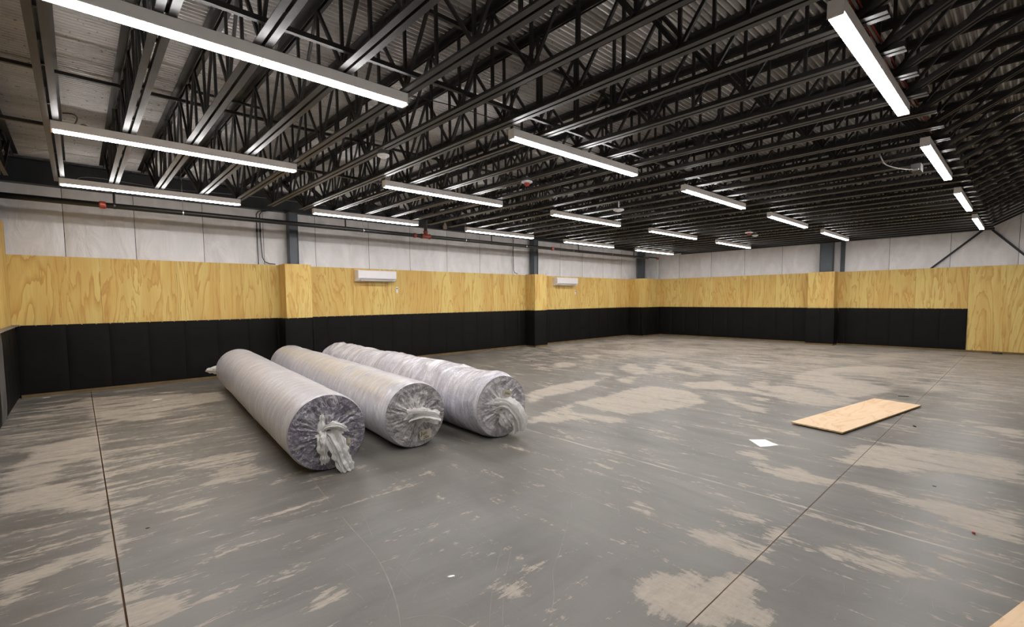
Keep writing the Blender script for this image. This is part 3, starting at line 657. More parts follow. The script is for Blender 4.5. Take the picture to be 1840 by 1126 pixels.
# ================================================================== LIGHTS
rows = [9.79, 6.81, 3.89, .89]
cols = [(-.10, 2.28), (3.59, 6.00), (7.42, 9.84), (11.23, 13.78), (15.20, 17.85)]
ROWN = ['row nearest the white wall', 'second row from the white wall', 'third row from the white wall', 'row farthest from the white wall']
COLN = ['leftmost', 'second from left', 'middle', 'second from right', 'rightmost']
ZL = 3.44
def fixture(xa, xb, y, lab):
    xm = (xa+xb)/2; L = xb-xa
    r = empty('strip_light', (xm, y, ZL), label=lab, cat='ceiling light', group='strip lights under the joists')
    hs = MB().box(-L/2, L/2, -.045, .045, .016, .103).build('housing', m_house, r); bevel(hs, .004, 2)
    for s in (-1, 1):
        MB().box(min(s*L/2, s*(L/2+.006)), max(s*L/2, s*(L/2+.006)), -.046, .046, -.002, .104).build('end_cap', m_house, r)
        # two diffusers meet at a small seam
        a, b = sorted((s*.006, s*(L/2-.012)))
        MB().box(a, b, -.041, .041, 0, .0155).build('diffuser', m_diff, r)
        a, b = sorted((s*(L/2-.012), s*(L/2-.001))); MB().box(a, b, -.041, .041, 0, .0155).build('diffuser_end', m_end, r)
    MB().box(-.006, .006, -.041, .041, .001, .0155).build('diffuser_joint', m_end, r)
    ld = bpy.data.lights.new('lamp', 'AREA'); ld.shape = 'RECTANGLE'; ld.size = L-.03; ld.size_y = .08; ld.energy = LAMP_W; ld.color = LAMP_COL
    lo = bpy.data.objects.new('lamp', ld); COL.objects.link(lo); lo.parent = r; lo.location = (0, 0, -.003)
    return r
for ri, y in enumerate(rows):
    for ci, (a, b) in enumerate(cols):
        lab = 'lit strip light, %s in the %s' % (COLN[ci], ROWN[ri])
        fixture(a, b, y, lab)
# mounting rails above the fixtures of the second row (black, bolted)
r = empty('mounting_rail', (1.1, 6.93, 3.58), label='black bolted mounting rail above the leftmost light of the second row', cat='rail')
for a, b in ((-.02, .45), (.58, 1.05), (1.16, 1.65), (1.77, 2.22)):
    mb = MB().box(a, b, 6.91, 6.95, 3.56, 3.572)
    child('rail', mb, m_black, r)
    for q in (a+.08, b-.08): child('bolt', MB().lathe([(.012, -.02), (.012, 0)], (q, 6.93, 3.56), 8), m_black, r)

# ================================================================== ROLLS
def roll(name, x, y, ang, R, L, wrapm, endm, lab, seed, lump=.003, baggy=0.0, tails=(), tagspec=None, back_tail=False, flap=None):
    rnd = random.Random(seed)
    r = empty(name, (x, y, 0), ang-PI/2, label=lab, cat='roll', group='plastic-wrapped rolls')
    NU, NV = 132, 300
    so = seed*13.7
    def rg(x, y, z): return 1-abs(mn.noise(Vector((x, y, z))))*2          # ridged: sharp creases
    def disp(u, v):
        cu, su = math.cos(u)*R, math.sin(u)*R; vh = v + .16*u + .25*mn.noise(Vector((v*.8, u*.5, so)))
        s_ = mn.noise(Vector((cu*2.2+so, su*2.2, v*1.3)))*2.0
        s_ += rg(cu*2.6+so, su*2.6, vh*8.5)*1.0 + rg(cu*5+so, su*5+9, (v+.30*u)*15)*.45
        return lump*s_
    def bag(u, v):
        cu, su = math.cos(u)*R, math.sin(u)*R
        f = rg(cu*2.0+v*1.3+so, su*2.0-v*1.0, v*1.0)*.75 + rg(cu*4.2+so-v*2.2, su*4.2+3+v*1.4, v*1.2)*.5 + mn.noise(Vector((cu*1.5, su*1.5+so, v*.9)))*.9
        return baggy*max(-.5, f)*(.45+.55*max(0, math.sin(u)))
    V = []; F = []; UV = []
    for j in range(NV+1):
        v = j/NV*L
        for i in range(NU+1):
            u = i/NU*2*PI - PI/2
            d = disp(u, v)
            if baggy:
                d += bag(u, v)*min(1, v/.15)
            edge = min(v, L-v); rr = R + d*min(1, edge/.08)
            if edge < .03: rr -= .010*(1-edge/.03)
            cz = math.sin(u)*rr
            fl = -R + .004
            if cz < fl: cz = fl                      # flattened where it rests on the floor
            V.append((math.cos(u)*rr, v, cz+R)); UV.append((u*R, v))
    for j in range(NV):
        for i in range(NU):
            q = j*(NU+1)+i; F.append((q, q+1, q+NU+2, q+NU+1))
    body = mesh_obj('wrapped_body', V, F, wrapm, r, True)
    ul = body.data.uv_layers.new(name='UVMap'); vi = np.zeros(len(body.data.loops), np.int32); body.data.loops.foreach_get('vertex_index', vi)
    ul.data.foreach_set('uv', np.array(UV, np.float32)[vi].ravel())
    # end film, front and back
    for side in (0, 1):
        V = []; F = []; NRad = 54 if side == 0 else 20; NA = 220 if side == 0 else 90
        pl = [(rnd.randint(5, 13), rnd.uniform(0, 6.3), rnd.uniform(.4, 1)) for _ in range(5)]
        pl2 = [(rnd.randint(18, 40), rnd.uniform(0, 6.3), rnd.uniform(.3, 1)) for _ in range(5)]
        for j in range(NRad+1):
            q = j/NRad; rad = (R-.012)*(1-q)
            for i in range(NA):
                u = i/NA*2*PI
                pleat = sum(a*math.sin(k*u+p+q*2.0) for k, p, a in pl)/4
                pleat2 = sum(a*math.sin(k*u+p-q*3) for k, p, a in pl2)/4
                out = .012*pleat*math.sin(PI*min(1, q*1.1)) + .006*pleat2*min(1, q*3)*(1-q*.3)
                if side == 0:
                    X_, Z_ = math.cos(u)*rad, math.sin(u)*rad
                    out += (rg(X_*9+so, Z_*9, u*.8)*.010 + rg(X_*21+so, Z_*21, 4)*.005 + rg(u*5.1+so, rad*3, 2)*.008)*min(1, q*6)
                out += .03*q**2.0 - .022*math.sin(PI*q)*(1-q)
                yy = -out if side == 0 else L+out
                V.append((math.cos(u)*rad, yy, max(.006, math.sin(u)*rad+R)))
        for j in range(NRad):
            for i in range(NA):
                a_, b_, c_, d_ = j*NA+i, j*NA+(i+1)%NA, (j+1)*NA+(i+1)%NA, (j+1)*NA+i
                F.append((a_, b_, c_, d_) if side == 0 else (d_, c_, b_, a_))
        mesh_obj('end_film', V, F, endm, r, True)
    # gathered tails of film
    def tail(path, rads, folds, sd, open_end=True):
        rd = random.Random(sd); V = []; F = []; NA = 110
        pts = [Vector(p) for p in path]; fine = []
        for i in range(len(pts)-1):
            p0, p1, p2, p3 = pts[max(i-1,0)], pts[i], pts[i+1], pts[min(i+2, len(pts)-1)]
            for k in range(12):
                u = k/12; fine.append((.5*((2*p1)+(p2-p0)*u+(2*p0-5*p1+4*p2-p3)*u*u+(3*p1-p0-3*p2+p3)*u**3), rads[i]*(1-u)+rads[i+1]*u))
        fine.append((pts[-1], rads[-1])); ref = Vector((1, 0, .2))
        hm = [(folds, rd.uniform(0, 6), .34), (folds*2+1, rd.uniform(0, 6), .20), (2, rd.uniform(0, 6), .30), (folds*3, rd.uniform(0, 6), .10)]
        for m_, (P, rr) in enumerate(fine):
            d = (fine[min(m_+1, len(fine)-1)][0] - fine[max(m_-1, 0)][0]).normalized()
            a = (ref - d*ref.dot(d)).normalized(); ref = a; c = d.cross(a); sgn = m_/len(fine)
            for i in range(NA):
                u = i/NA*2*PI
                k = 1 + sum(am*math.sin(f*u+ph+sgn*2.2) for f, ph, am in hm)
                edge = .18*math.sin(5*u+sd)*(.05 if m_ == len(fine)-1 else 0)
                W = P + a*math.cos(u)*rr*k + c*math.sin(u)*rr*k*.62 + d*edge
                cr = (rg(W.x*13+sd, W.y*13, W.z*13)-.5)*.020 + (rg(W.x*38+sd, W.y*38, W.z*38)-.5)*.006
                W += (a*math.cos(u)+c*math.sin(u))*cr*min(1, .3+sgn*3)
                if m_ > len(fine)-4: W += d*mn.noise(Vector((u*2.5, sd, 1)))*.05*(m_-len(fine)+4)/3
                V.append((W.x, W.y, max(W.z, .004)))
        for m_ in range(len(fine)-1):
            for i in range(NA):
                q = m_*NA; F.append((q+i, q+(i+1)%NA, q+NA+(i+1)%NA, q+NA+i))
        return mesh_obj('film_tail', V, F, m_gather, r, True)
    for k, (path, rads, folds) in enumerate(tails):
        tail([(p[0], p[1], p[2]+R) for p in path], rads, folds, seed*10+k)
    if back_tail:
        tail([(-.16, L-.01, R+.04), (-.28, L+.10, R+.0), (-.40, L+.18, R-.02), (-.50, L+.22, R+.0)], [.12, .09, .075, .05], 5, seed+77)
    # dark core hole in the middle of the gather, its shade painted black
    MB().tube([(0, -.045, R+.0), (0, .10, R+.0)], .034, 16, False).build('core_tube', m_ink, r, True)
    if flap:
        u0, u1, v0, v1 = flap; V = []; F = []; UV = []; n1, n2 = 14, 110
        for j in range(n2+1):
            v = v0 + (v1-v0)*j/n2
            for i in range(n1+1):
                f = i/n1; jag = .035*math.sin(v*9+seed) + .02*math.sin(v*23) + .012*math.sin(v*47)
                taper = max(0.05, 1-(v-v0)/(v1-v0)*.35) if True else 1
                u = u0 + jag*(f < .5)*(1-2*f) + (u1-u0)*f*taper
                rr = R + disp(u, v) + .005 + .002*math.sin(v*31+u*8)
                V.append((math.cos(u)*rr, v, math.sin(u)*rr+R)); UV.append((u*R, v))
        for j in range(n2):
            for i in range(n1):
                q = j*(n1+1)+i; F.append((q, q+1, q+n1+2, q+n1+1))
        o = mesh_obj('film_overlap', V, F, m_flap, r, True); o['label'] = 'beige-tinted overlapping strip of film along the top'
        ul = o.data.uv_layers.new(name='UVMap'); vi = np.zeros(len(o.data.loops), np.int32); o.data.loops.foreach_get('vertex_index', vi)
        ul.data.foreach_set('uv', np.array(UV, np.float32)[vi].ravel())
    if tagspec:
        (tx, tz, tw, th, rot, lines) = tagspec
        tg = MB().box(-tw/2, tw/2, -.0015, .0015, -th/2, th/2).build('paper_tag', m_card, r)
        tg.location = (tx, -.032, R+tz); tg.rotation_euler = (0, rot, 0)
        for li, (txt, sz, dx, dz) in enumerate(lines):
            cu = bpy.data.curves.new('lettering', 'FONT'); cu.body = txt; cu.size = sz; cu.align_x = 'CENTER'; cu.align_y = 'CENTER'; cu.extrude = .0006; cu.shear = .15
            cu.materials.append(m_ink); tmp = bpy.data.objects.new('tmp', cu); COL.objects.link(tmp); bpy.context.view_layer.update()
            me = bpy.data.meshes.new_from_object(tmp.evaluated_get(bpy.context.evaluated_depsgraph_get())); bpy.data.objects.remove(tmp)
            lo = bpy.data.objects.new('lettering', me); COL.objects.link(lo); lo.parent = tg
            lo.location = (dx, -.0025, dz); lo.rotation_euler = (PI/2, 0, 0)
    return r
roll('wrapped_roll', 1.771, 4.649, math.radians(85.14), .385, 5.74, m_wrap1, m_end1,
     'smooth tightly wrapped grey roll on the floor, leftmost of the three, nearest the camera', 3, .0035,
     tails=[([(.0, -.01, .0), (.02, -.09, -.02), (.06, -.13, -.13), (.10, -.13, -.26), (.15, -.14, -.375)], [.075, .06, .055, .055, .045], 5),
            ([(-.03, -.01, 0), (-.05, -.08, -.03), (-.075, -.10, -.12), (-.065, -.09, -.27)], [.085, .055, .045, .028], 4),
            ([(.0, -.01, .04), (.02, -.07, .08), (.08, -.09, .07), (.12, -.07, .02)], [.06, .045, .045, .05], 4),
            ([(-.06, -.01, .0), (-.07, -.03, .10), (-.06, -.03, .19)], [.04, .03, .008], 3)],
     tagspec=(.19, -.13, .035, .09, .05, [('B', .03, 0, -.02)]), back_tail=True)
roll('wrapped_roll', 2.788, 4.675, math.radians(85.4), .378, 5.90, m_wrap2, m_end2,
     'middle wrapped roll on the floor with a lettered paper tag low on its end', 5, .005, .006,
     tails=[([(.0, -.01, .0), (.05, -.10, .02), (.12, -.15, .01), (.19, -.16, -.015)], [.13, .07, .065, .075], 5),
            ([(-.02, -.01, .0), (-.01, -.05, .04), (.06, -.10, .06)], [.09, .05, .02], 4)],
     tagspec=(.10, -.235, .15, .11, -.12, [('Jun', .062, -.02, .02), ('26x', .05, .0, -.03)]), flap=(1.75, 2.55, .15, 5.8))
roll('wrapped_roll', 3.764, 4.292, math.radians(86.7), .385, 5.80, m_wrap3, m_end3,
     'loosely wrapped crumpled roll on the floor, rightmost and farthest of the three', 9, .004, .034,
     tails=[([(.0, -.01, .0), (.02, -.10, .03), (.08, -.16, -.06), (.13, -.17, -.17), (.14, -.16, -.29)], [.15, .085, .08, .085, .07], 6),
            ([(-.02, -.01, -.05), (-.02, -.08, -.08), (-.02, -.12, -.14), (.03, -.13, -.20)], [.10, .07, .07, .05], 5)],
     tagspec=(.06, .16, .13, .08, .3, [('Juno', .045, 0, 0)]))

# ================================================================== MATS
def mat_run(name, p0, p1, widths, lab, nrm, z0=.055, z1=1.285, grey=()):
    """row of wall pads from p0 to p1 (xy), facing nrm"""
    p0 = Vector((*p0, 0)); p1 = Vector((*p1, 0)); d = (p1-p0).normalized(); n = Vector((*nrm, 0))
    ang = math.atan2(d.y, d.x)
    r = empty(name, ((p0.x+p1.x)/2, (p0.y+p1.y)/2, z0), ang, label=lab, cat='wall padding', group='black padded wall mats')
    half = (p1-p0).length/2; sgn = 1 if Vector((-d.y, d.x, 0)).dot(n) > 0 else -1
    s = -half
    for i, wd in enumerate(widths):
        mb = MB(); a, b = s+.003, s+wd-.003
        nx, nz = 12, 8; hh = z1-z0; V = []; F = []
        for j in range(nz+1):
            for k in range(nx+1):
                u, v = k/nx, j/nz
                e = (1-abs(2*u-1)**10)*(1-abs(2*v-1)**16)
                V.append((a+(b-a)*u, sgn*(.014*e+.026), hh*v))
        for j in range(nz):
            for k in range(nx):
                q = j*(nx+1)+k; f = (q, q+1, q+nx+2, q+nx+1); F.append(f if sgn < 0 else f[::-1])
        b0 = len(V); ya, yb = sorted((0, sgn*.0125))
        o = mesh_obj('wall_pad', V, F, m_matgrey if i in grey else m_mat, r, True)
        if i in grey: o['label'] = 'dusty grey strip of padding'
        mb.box(s, s+wd, ya, yb, 0, hh).build('pad_backing', m_mat, r)
        s += wd
    # nailing flap along the top with small fasteners
    ya, yb = sorted((0, sgn*.010)); MB().box(-half, half, ya, yb, hh+.0, hh+.012).build('top_flap', m_mat, r)
    mb = MB(); q = -half+.08
    while q < half:
        ya, yb = sorted((sgn*.008, sgn*.016)); mb.box(q-.008, q+.008, ya, yb, hh-.006, hh+.008); q += .205
    f = mb.build('fastener', m_zinc, r); f['kind'] = 'stuff'
    return r
def splitw(total, w=.61, first=None):
    out = [first] if first else []
    while sum(out) + w < total - .02: out.append(w)
    out.append(total - sum(out)); return out
my = 12.10
mat_run('wall_padding', (-.855, my), (3.56, my), splitw(4.415, first=.675), 'black padded mats on the long wall left of the first pilaster', (0, -1))
mat_run('wall_padding', (3.565, my), (3.565, 11.615), [.485], 'black padded mat on the left side of the first pilaster', (-1, 0))
mat_run('wall_padding', (3.53, 11.64), (4.20, 11.64), [.62, .05], 'black padded mat on the front of the first pilaster', (0, -1))
mat_run('wall_padding', (4.19, my), (11.79, my), splitw(7.60, first=.49), 'black padded mats on the long wall between the two pilasters', (0, -1))
mat_run('wall_padding', (11.785, my), (11.785, 11.615), [.485], 'black padded mat on the left side of the second pilaster', (-1, 0))
mat_run('wall_padding', (11.75, 11.64), (12.41, 11.64), [.61, .05], 'black padded mat on the front of the second pilaster', (0, -1))
mat_run('wall_padding', (12.40, my), (18.25, my), splitw(5.85), 'black padded mats on the long wall between second pilaster and far corner', (0, -1))
mat_run('wall_padding', (18.255, my), (18.255, 11.345), [.61, .145], 'black padded mat on the side of the far corner pilaster', (-1, 0))
mat_run('wall_padding', (18.22, 11.37), (19.645, 11.37), splitw(1.425), 'black padded mat on the front of the far corner pilaster', (0, -1))
mat_run('wall_padding', (19.64, 11.345), (19.64, 5.33), splitw(6.015), 'black padded mats on the right wall from the far corner to its pilaster', (-1, 0))
mat_run('wall_padding', (19.205, 5.33), (19.205, 4.46), [.44, .43], 'black padded mats on the front of the right wall pilaster', (-1, 0))
mat_run('wall_padding', (19.22, 4.485), (19.64, 4.485), [.42], 'black padded mat on the near side of the right wall pilaster', (0, -1))
mat_run('wall_padding', (19.64, 4.45), (19.64, 1.18), splitw(3.27, first=.22), 'black padded mats on the right wall ending beside bare plywood', (-1, 0))
mat_run('wall_padding', (-.858, 12.07), (-.858, 4.0), [.61, .61, .46, .45, .64, .61, .61, .61, .61, .61, .61, .61, .61, .42], 'black padded mats with a dusty grey strip on the left end wall', (1, 0), z1=1.28, grey=(4,))
tag(MB().box(-.868, -.775, 4.0, 12.06, 1.296, 1.312).build('mat_cap_board', m_capboard), 'thin weathered board lying along the top of the left end mats', 'board')

# ================================================================== PIPE
YP, ZP = 10.85, 3.372
pr = empty('sprinkler_pipe', (8, YP, ZP), label='black sprinkler main pipe running along the long white wall', cat='pipe')
child('pipe', MB().tube([(XL+.1, YP, ZP), (17.75, YP, ZP)], .048, 14), m_black, pr, smooth=True)
child('pipe', MB().tube([(6.89, YP, ZP), (6.89, YP, 4.26)], .042, 12), m_black, pr, smooth=True)
child('branch_pipe', MB().tube([(17.2, YP-.12, ZP+.02), (18.3, YP-.12, ZP+.02)], .033, 12), m_black, pr, smooth=True)
for x, rr, w2 in ((.41, .063, .045), (11.83, .057, .05), (6.56, .061, .04), (18.33, .05, .055)):
    yy = YP-.12 if x > 18 else YP
    c_ = child('coupling', MB().tube([(x-w2, yy, ZP), (x-w2*.6, yy, ZP), (x+w2*.6, yy, ZP), (x+w2, yy, ZP)], [rr*.86, rr, rr, rr*.86], 14), m_red, pr)
    c_['label'] = 'red pipe coupling'
    child('bolt', MB().box(x-.012, x+.012, yy-.02, yy+.02, ZP+rr-.004, ZP+rr+.022), m_zinc, c_) if False else None
tee = child('tee', MB().tube([(6.76, YP, ZP), (6.79, YP, ZP), (6.80, YP, ZP), (6.98, YP, ZP), (6.99, YP, ZP), (7.02, YP, ZP)], [.066, .066, .057, .057, .066, .066], 14)
            .tube([(6.89, YP, ZP+.03), (6.89, YP, ZP+.11), (6.89, YP, ZP+.112), (6.89, YP, ZP+.14)], [.054, .054, .064, .064], 14), m_red, pr)
tee['label'] = 'red pipe tee'
child('drain_stub', MB().tube([(6.70, YP, ZP), (6.75, YP, ZP)], .055, 12), m_black, pr)
hang_thick = [.57, 4.71, 9.17, 13.2, 16.7]; hang_thin = [1.56, 5.14, 8.2, 10.6, 12.9, 15.2]
for x in hang_thick:
    h_ = empty('pipe_hanger', (x, YP, ZP+.04), label='short thick black pipe hanger, %s from the left' % ORD[hang_thick.index(x)], cat='hanger', group='black pipe hangers')
    child('rod', MB().tube([(x, YP, ZP+.05), (x, YP, 4.26)], .018, 8), m_black, h_)
    child('clamp', MB().tube([(x-.015, YP, ZP), (x+.015, YP, ZP)], .053, 14), m_black, h_)
for x in hang_thin:
    h_ = empty('pipe_hanger', (x, YP, ZP+.04), label='thin pipe hanger with pale clip, %s from the left' % ORD[hang_thin.index(x)], cat='hanger', group='thin rod pipe hangers')
    child('rod', MB().tube([(x, YP, ZP+.05), (x, YP, 4.25)], .005, 6), m_zinc, h_)
    c_ = child('clip', MB().tube([(x-.010, YP, ZP), (x+.010, YP, ZP)], .052, 14), m_zinc, h_); c_['label'] = 'pale zinc ring clip'
# conduits down the white wall
for i, (x, lab) in enumerate(((3.155, 'left one of two thin dark conduits beside the first column'), (3.225, 'right one of two thin dark conduits beside the first column'))):
    pts = [(x+.22, 11.93, 3.785), (x+.12, 11.98, 3.78), (x+.03, 12.10, 3.765), (x, 12.14, 3.70), (x, 12.15, 3.2), (x+(.0 if i == 0 else .02), 12.14, 2.72)]
    if i: pts += [(x+.06, 12.12, 2.62), (x+.16, 12.10, 2.575), (x+.28, 12.09, 2.57)]
    else: pts += [(x, 12.14, 2.5)]
    o = empty('conduit', (x, 12.14, 2.5), label=lab, cat='conduit')
    child('tube', MB().tube(pts, .010, 8), m_black, o, smooth=True)
    child('connector', MB().tube([(x, 12.145, 3.30), (x, 12.145, 3.37)], .020, 8), m_black, o)
o = empty('conduit', (11.24, 12.14, 2.5), label='thin dark cable dropping down the white wall left of the second column', cat='conduit')
child('tube', MB().tube([(11.24, 12.13, 3.78), (11.24, 12.14, 3.2), (11.24, 12.13, 2.70), (11.28, 12.12, 2.62), (11.40, 12.1, 2.575)], .011, 8), m_black, o, smooth=True)

# ================================================================== AIR CONDITIONERS
def aircon(x0, x1, lab):
    xm = (x0+x1)/2; L = x1-x0
    r = empty('air_conditioner', (xm, 12.11, 2.20), label=lab, cat='air conditioner', group='white wall-mounted air conditioners')
    prof = [(0, .0), (-.14, 0), (-.175, .025), (-.205, .065), (-.222, .085), (-.225, .26), (-.215, .288), (-.19, .298), (0, .30)]
    V = [(s*L/2, y, z) for s in (-1, 1) for y, z in prof]; n = len(prof)
    F = [tuple(range(n-1, -1, -1))[::-1], tuple(range(2*n-1, n-1, -1))] + [(i, n+i, n+(i+1) % n, (i+1) % n) for i in range(n)]
    b = mesh_obj('body', V, F, m_white, r); bevel(b, .004, 2, 50)
    p = MB().box(-L/2+.004, L/2-.004, -.236, -.224, .082, .285).build('front_panel', m_white, r); bevel(p, .005, 2)
    MB().box(-.03, .03, -.2368, -.2362, .0, .001).build('logo_spot', m_grey, p).location = (-L/2+.08, 0, .262)
    v_ = MB().box(-L/2+.06, L/2-.06, -.205, -.170, .045, .060).build('outlet_slot', m_grey, r)
    for k in range(3):
        MB().box(-L/2+.07+k*(L-.14)/3+.005, -L/2+.07+(k+1)*(L-.14)/3-.005, -.200, -.196, .040, .066).build('vane', m_white, v_)
    lv = MB().bar((-L/2+.06, -.215, .032), (L/2-.06, -.215, .032), .014, .075).build('louver', m_white, r)
    return r
aircon(5.46, 6.57, 'white wall-mounted air conditioner on plywood, larger in view and nearer the left')
aircon(13.23, 14.43, 'white wall-mounted air conditioner on plywood near the far corner, smaller in view')
for x, z, lab in ((6.69, 1.98, 'small white remote holder on plywood beneath the nearer air conditioner'), (14.52, 1.95, 'small white remote holder on plywood beneath the farther air conditioner')):
    r = empty('wall_remote', (x, 12.11, z-.08), label=lab, cat='remote control', group='wall remotes')
    b = child('body', MB().box(x-.028, x+.028, 12.085, 12.11, z-.085, z+.085), m_white, r); bevel(b, .006, 2)
    child('display', MB().box(x-.016, x+.016, 12.081, 12.086, z+.025, z+.06), m_grey, r)

# ================================================================== CEILING DEVICES
def dome(x, y, z, rad, lab, red=False, stem=0.0):
    r = empty('ceiling_sensor', (x, y, z), label=lab, cat='ceiling device')
    child('base', MB().lathe([(rad*.55, .035), (rad*1.0, .022), (rad, .004), (rad*.85, 0)], (x, y, z), 24), m_white, r, smooth=True)
    if red:
        q = child('red_lens', MB().lathe([(rad*.48, .0), (rad*.5, -.02), (rad*.3, -.045), (rad*.1, -.05)], (x, y, z), 20), m_redwire, r, smooth=True); q['label'] = 'red dust cover'
    else:
        child('cover', MB().lathe([(rad*.7, 0), (rad*.62, -.012), (rad*.3, -.02)], (x, y, z), 20), m_white, r, smooth=True)
    child('stem', MB().tube([(x, y, z+.03), (x, y, z+max(stem, .10))], .014, 8), m_zinc, r)
    child('mount_box', MB().box(x-.05, x+.05, y-.04, y+.04, z+.03, z+.075) if not stem else MB().box(x-.03, x+.06, y-.03, y+.03, z+.025, z+.06), m_box, r)
dome(2.78, 5.27, 3.40, .07, 'round pale smoke detector under the joists, nearest the left lights')
dome(5.02, 5.11, 3.415, .08, 'round white device with a red cover hanging beyond the large centre light', True)
dome(7.75, 5.38, 3.37, .10, 'round white disc hanging on a thin stem below the joists', False, .30)
dome(13.55, 5.19, 3.43, .10, 'small white device with a red cover far down the ceiling', True)
dome(14.3, 5.31, 3.43, .08, 'small pale sensor just right of the far red-covered device')
r = empty('control_box', (8.86, 1.13, 3.42), label='grey metal control box under the joists beside a strip light of the nearest row', cat='box')
b = child('body', MB().box(8.74, 8.96, 1.08, 1.19, 3.44, 3.54), m_box, r); bevel(b, .004)
child('bracket', MB().box(8.70, 8.74, 1.10, 1.17, 3.44, 3.46), m_zinc, r)
r = empty('wall_speaker', (8.21, 11.9, 3.82), label='small tan cone-shaped device on the girder above the sprinkler pipe', cat='speaker')
child('body', MB().lathe([(.045, 0), (.062, .02), (.055, .09), (.03, .16), (.015, .19)], (8.21, 11.86, 3.80), 16), m_tan, r, smooth=True)
child('bracket', MB().box(8.19, 8.23, 11.88, 11.95, 3.86, 3.90), m_tan, r)

# cables
def cable(name, pts, rad, mat, lab, cat='cable'):
    P = [Vector(p) for p in pts]; fine = []
    for i in range(len(P)-1):
        p0, p1, p2, p3 = P[max(i-1,0)], P[i], P[i+1], P[min(i+2, len(P)-1)]
        for k in range(6):
            u = k/6; fine.append(.5*((2*p1)+(p2-p0)*u+(2*p0-5*p1+4*p2-p3)*u*u+(3*p1-p0-3*p2+p3)*u**3))
    fine.append(P[-1])
    return tag(MB().tube(fine, rad, 6).build(name, mat, None, True), lab, cat)
cable('cable', [(-.2, 4.02, 3.66), (.5, 4.02, 3.615), (1.1, 3.98, 3.60), (1.7, 4.0, 3.615), (2.3, 4.0, 3.60), (2.9, 3.95, 3.615), (4.1, 3.9, 3.60), (5.3, 3.95, 3.615)], .005, m_steel, 'thin dark cable draped over the joists behind the large left light')
cable('cable', [(-.01, 6.73, 3.62), (.06, 6.73, 3.63), (.10, 6.85, 3.64), (.09, 7.0, 3.62), (.04, 7.27, 3.60), (.03, 7.32, 3.58)], .007, m_steel, 'short looping cable whip above the leftmost light of the second row, left loop')
cable('cable', [(.09, 7.30, 3.58), (.12, 7.18, 3.64), (.17, 7.14, 3.65), (.27, 7.26, 3.61), (.45, 7.22, 3.60)], .007, m_steel, 'short looping cable whip above the leftmost light of the second row, right loop')
cable('cable', [(.06, 11.93, 3.84), (.10, 11.93, 3.93), (.2, 11.93, 4.01), (.54, 11.93, 4.03), (1.46, 11.93, 3.99), (2.5, 11.93, 4.04), (3.57, 11.93, 4.06), (4.74, 11.93, 4.06), (7, 11.93, 4.03)], .005, m_greywire, 'thin grey cable pinned across the dark girder above the long wall')
for k, (dy, dz, mt, nm) in enumerate(((.05, .03, m_redwire, 'red cable running along the joists above the nearest row of lights, left strand'), (.085, .035, m_redwire, 'red cable running along the joists above the nearest row of lights, right strand'), (.066, .02, m_greywire, 'grey cable between the two red cables above the nearest row of lights'))):
    pts = []
    xs_ = [.2+.602*.5*i for i in range(0, 44)]
    for i, x in enumerate(xs_): pts.append((x, .80+dy-(.0), (3.625 + .006*math.sin(i*1.3+k)) + dz))
    cable('cable', pts, .007 if k < 2 else .009, mt, nm)
cable('cable', [(9.26, .65, 3.90), (9.32, .54, 3.90), (9.15, .38, 3.90), (8.66, .12, 3.92), (8.0, -.3, 4.0)], .007, m_greywire, 'pale cable drooping from the dark joists near the right edge')
cable('cable', [(8.74, 1.16, 3.46), (8.5, 1.24, 3.44), (8.32, 1.34, 3.46), (8.22, 1.40, 3.50), (8.16, 1.44, 3.60)], .008, m_greywire, 'short curling grey cable left of the grey control box')
r = empty('conduit_stub', (1.2, 6.78, 4.2), label='black conduit stub with an upturned elbow between the left joists', cat='conduit')
child('tube', MB().tube([(1.10, 6.76, 4.26), (1.11, 6.76, 4.20), (1.15, 6.77, 4.175), (1.9, 6.80, 4.175)], .017, 10), m_black, r, smooth=True)
child('fitting', MB().tube([(1.10, 6.76, 4.24), (1.10, 6.76, 4.285)], .024, 10), m_greywire, r)

# ================================================================== FLOOR THINGS
def sheet_on_floor(c0, c1, c3, th, lab, lift=.0):
    """rectangular plywood sheet from three corners"""
    c0 = Vector((*c0, 0)); c1 = Vector((*c1, 0)); c3 = Vector((*c3, 0)); ex = c3-c0; ey = c1-c0
    ang = math.atan2(ex.y, ex.x); L = ex.length; W = ey.length; ctr = c0+ex/2+ey/2
    r = empty('plywood_board', (ctr.x, ctr.y, 0), ang, label=lab, cat='board', group='loose plywood boards')
    b = MB().box(-L/2, L/2, -W/2, W/2, lift, lift+th-.0015).build('core', m_plyedge, r)
    MB().box(-L/2, L/2, -W/2, W/2, lift+th-.0014, lift+th).build('face_veneer', m_ply_floor, r)
    return r
sheet_on_floor((6.91, 2.05), (6.82, 1.45), (9.47, 1.61), .018, 'pale pine plywood board lying alone on the concrete floor', .016)
# near corner sheet, only its edge shows
d = Vector((.40, -.11, 0)).normalized(); nrm = Vector((-.11, -.40, 0)).normalized()
p = Vector((3.05, .125, 0)); q = p + d*2.44; s_ = p + nrm*1.22
sheet_on_floor((p.x, p.y), (s_.x, s_.y), (q.x, q.y), .018, 'plywood board whose corner shows at the bottom right of the photo')
pp = [(5.80, 2.165), (5.60, 1.965), (5.81, 1.84), (5.95, 2.035)]
V = []; 
for x, y in pp: V.append((x, y, .001))
nx = 6; V2 = []; F2 = []
for j in range(nx+1):
    for i in range(nx+1):
        u, v = i/nx, j/nx
        a = Vector(pp[0]).lerp(Vector(pp[3]), u); b = Vector(pp[1]).lerp(Vector(pp[2]), u); c = a.lerp(b, v)
        V2.append((c.x, c.y, .0015+.012*max(0, u+v-1.5)+.006*max(0, .3-u)))
for j in range(nx):
    for i in range(nx): q_ = j*(nx+1)+i; F2.append((q_, q_+nx+1, q_+nx+2, q_+1))
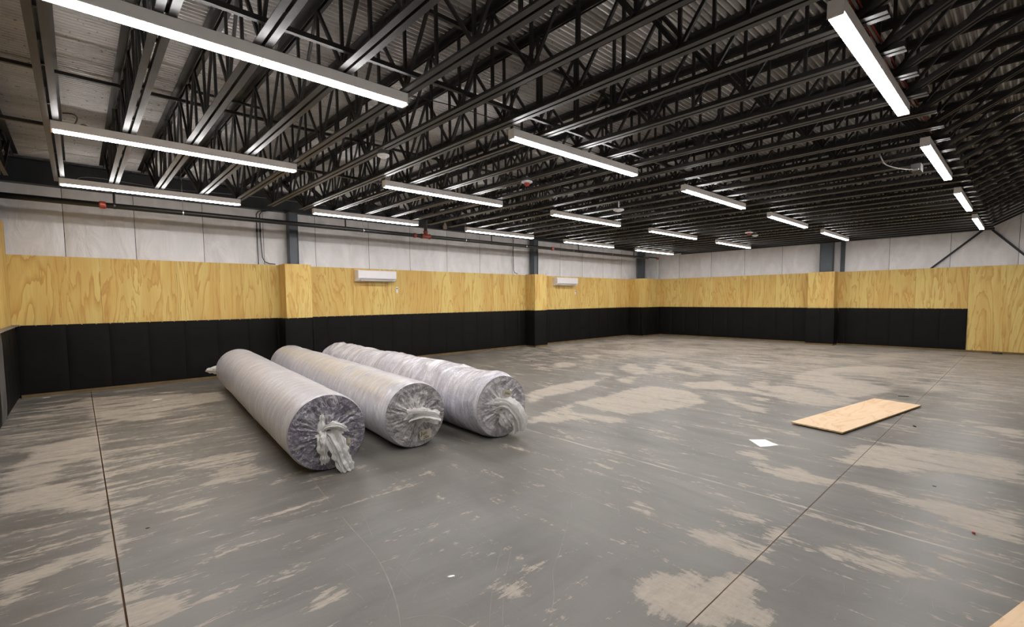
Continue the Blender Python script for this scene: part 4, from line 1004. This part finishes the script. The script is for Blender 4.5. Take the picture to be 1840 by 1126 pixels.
o = tag(mesh_obj('paper_sheet', V2, F2, m_paper, None, True), 'white sheet of paper on the floor left of the plywood board', 'paper')
def scrap(name, x, y, lx, ly, rz, mat, lab, cat, h=.004):
    mb = MB()
    n = 7; V = []; rd = random.Random(int(x*100))
    for k in range(n):
        a = 2*PI*k/n; rr = rd.uniform(.8, 1.05); V.append((math.cos(a)*lx/2*rr, math.sin(a)*ly/2*rr))
    mb.V = [(a, b, .0007) for a, b in V] + [(a*.9, b*.9, h) for a, b in V]
    mb.F = [tuple(range(n-1, -1, -1)), tuple(range(n, 2*n))] + [(i, (i+1) % n, n+(i+1) % n, n+i) for i in range(n)]
    o = mb.build(name, mat); o.location = (x, y, 0); o.rotation_euler = (0, 0, rz); return tag(o, lab, cat)
scrap('paper_scrap', 1.60, 2.31, .055, .022, -.4, m_paper, 'tiny white paper scrap on the bare concrete in the foreground', 'scrap', .003)
scrap('red_scrap', 4.61, .18, .03, .02, .3, m_redwire, 'tiny red scrap on the floor near the right edge', 'scrap', .012)
scrap('dark_strip', 10.19, 1.33, .20, .03, -.9, m_black, 'short dark strip on the floor behind the plywood board', 'scrap', .008)
scrap('dark_scrap', 7.92, .91, .09, .03, .4, m_black, 'small dark scrap on the floor right of the plywood board', 'scrap', .012)
scrap('dark_block', 19.45, .50, .08, .24, 0, m_black, 'small black block at the foot of the bare plywood wall', 'block', .04)
scrap('dark_speck', .30, 4.39, .03, .02, 0, m_black, 'tiny dark speck right of the long left floor joint', 'scrap', .004)
scrap('tape_scrap', -.50, 11.85, .12, .04, .1, m_paper, 'small pale scrap by the foot of the left wall mats', 'scrap', .003)
scrap('tape_scrap', .93, 10.16, .16, .04, .3, m_paper, 'small pale scrap on the floor behind the leftmost roll', 'scrap', .003)
scrap('yellow_scrap', 8.95, 3.56, .05, .04, 0, m_ply, 'tiny yellow scrap in the middle of the far floor', 'scrap', .01)
scrap('red_scrap', 9.03, 9.06, .05, .03, 0, m_redwire, 'tiny red scrap on the floor before the long wall', 'scrap', .01)
scrap('dark_speck', 5.53, .48, .03, .03, 0, m_black, 'tiny dark speck on the concrete right of the joint', 'scrap', .005)
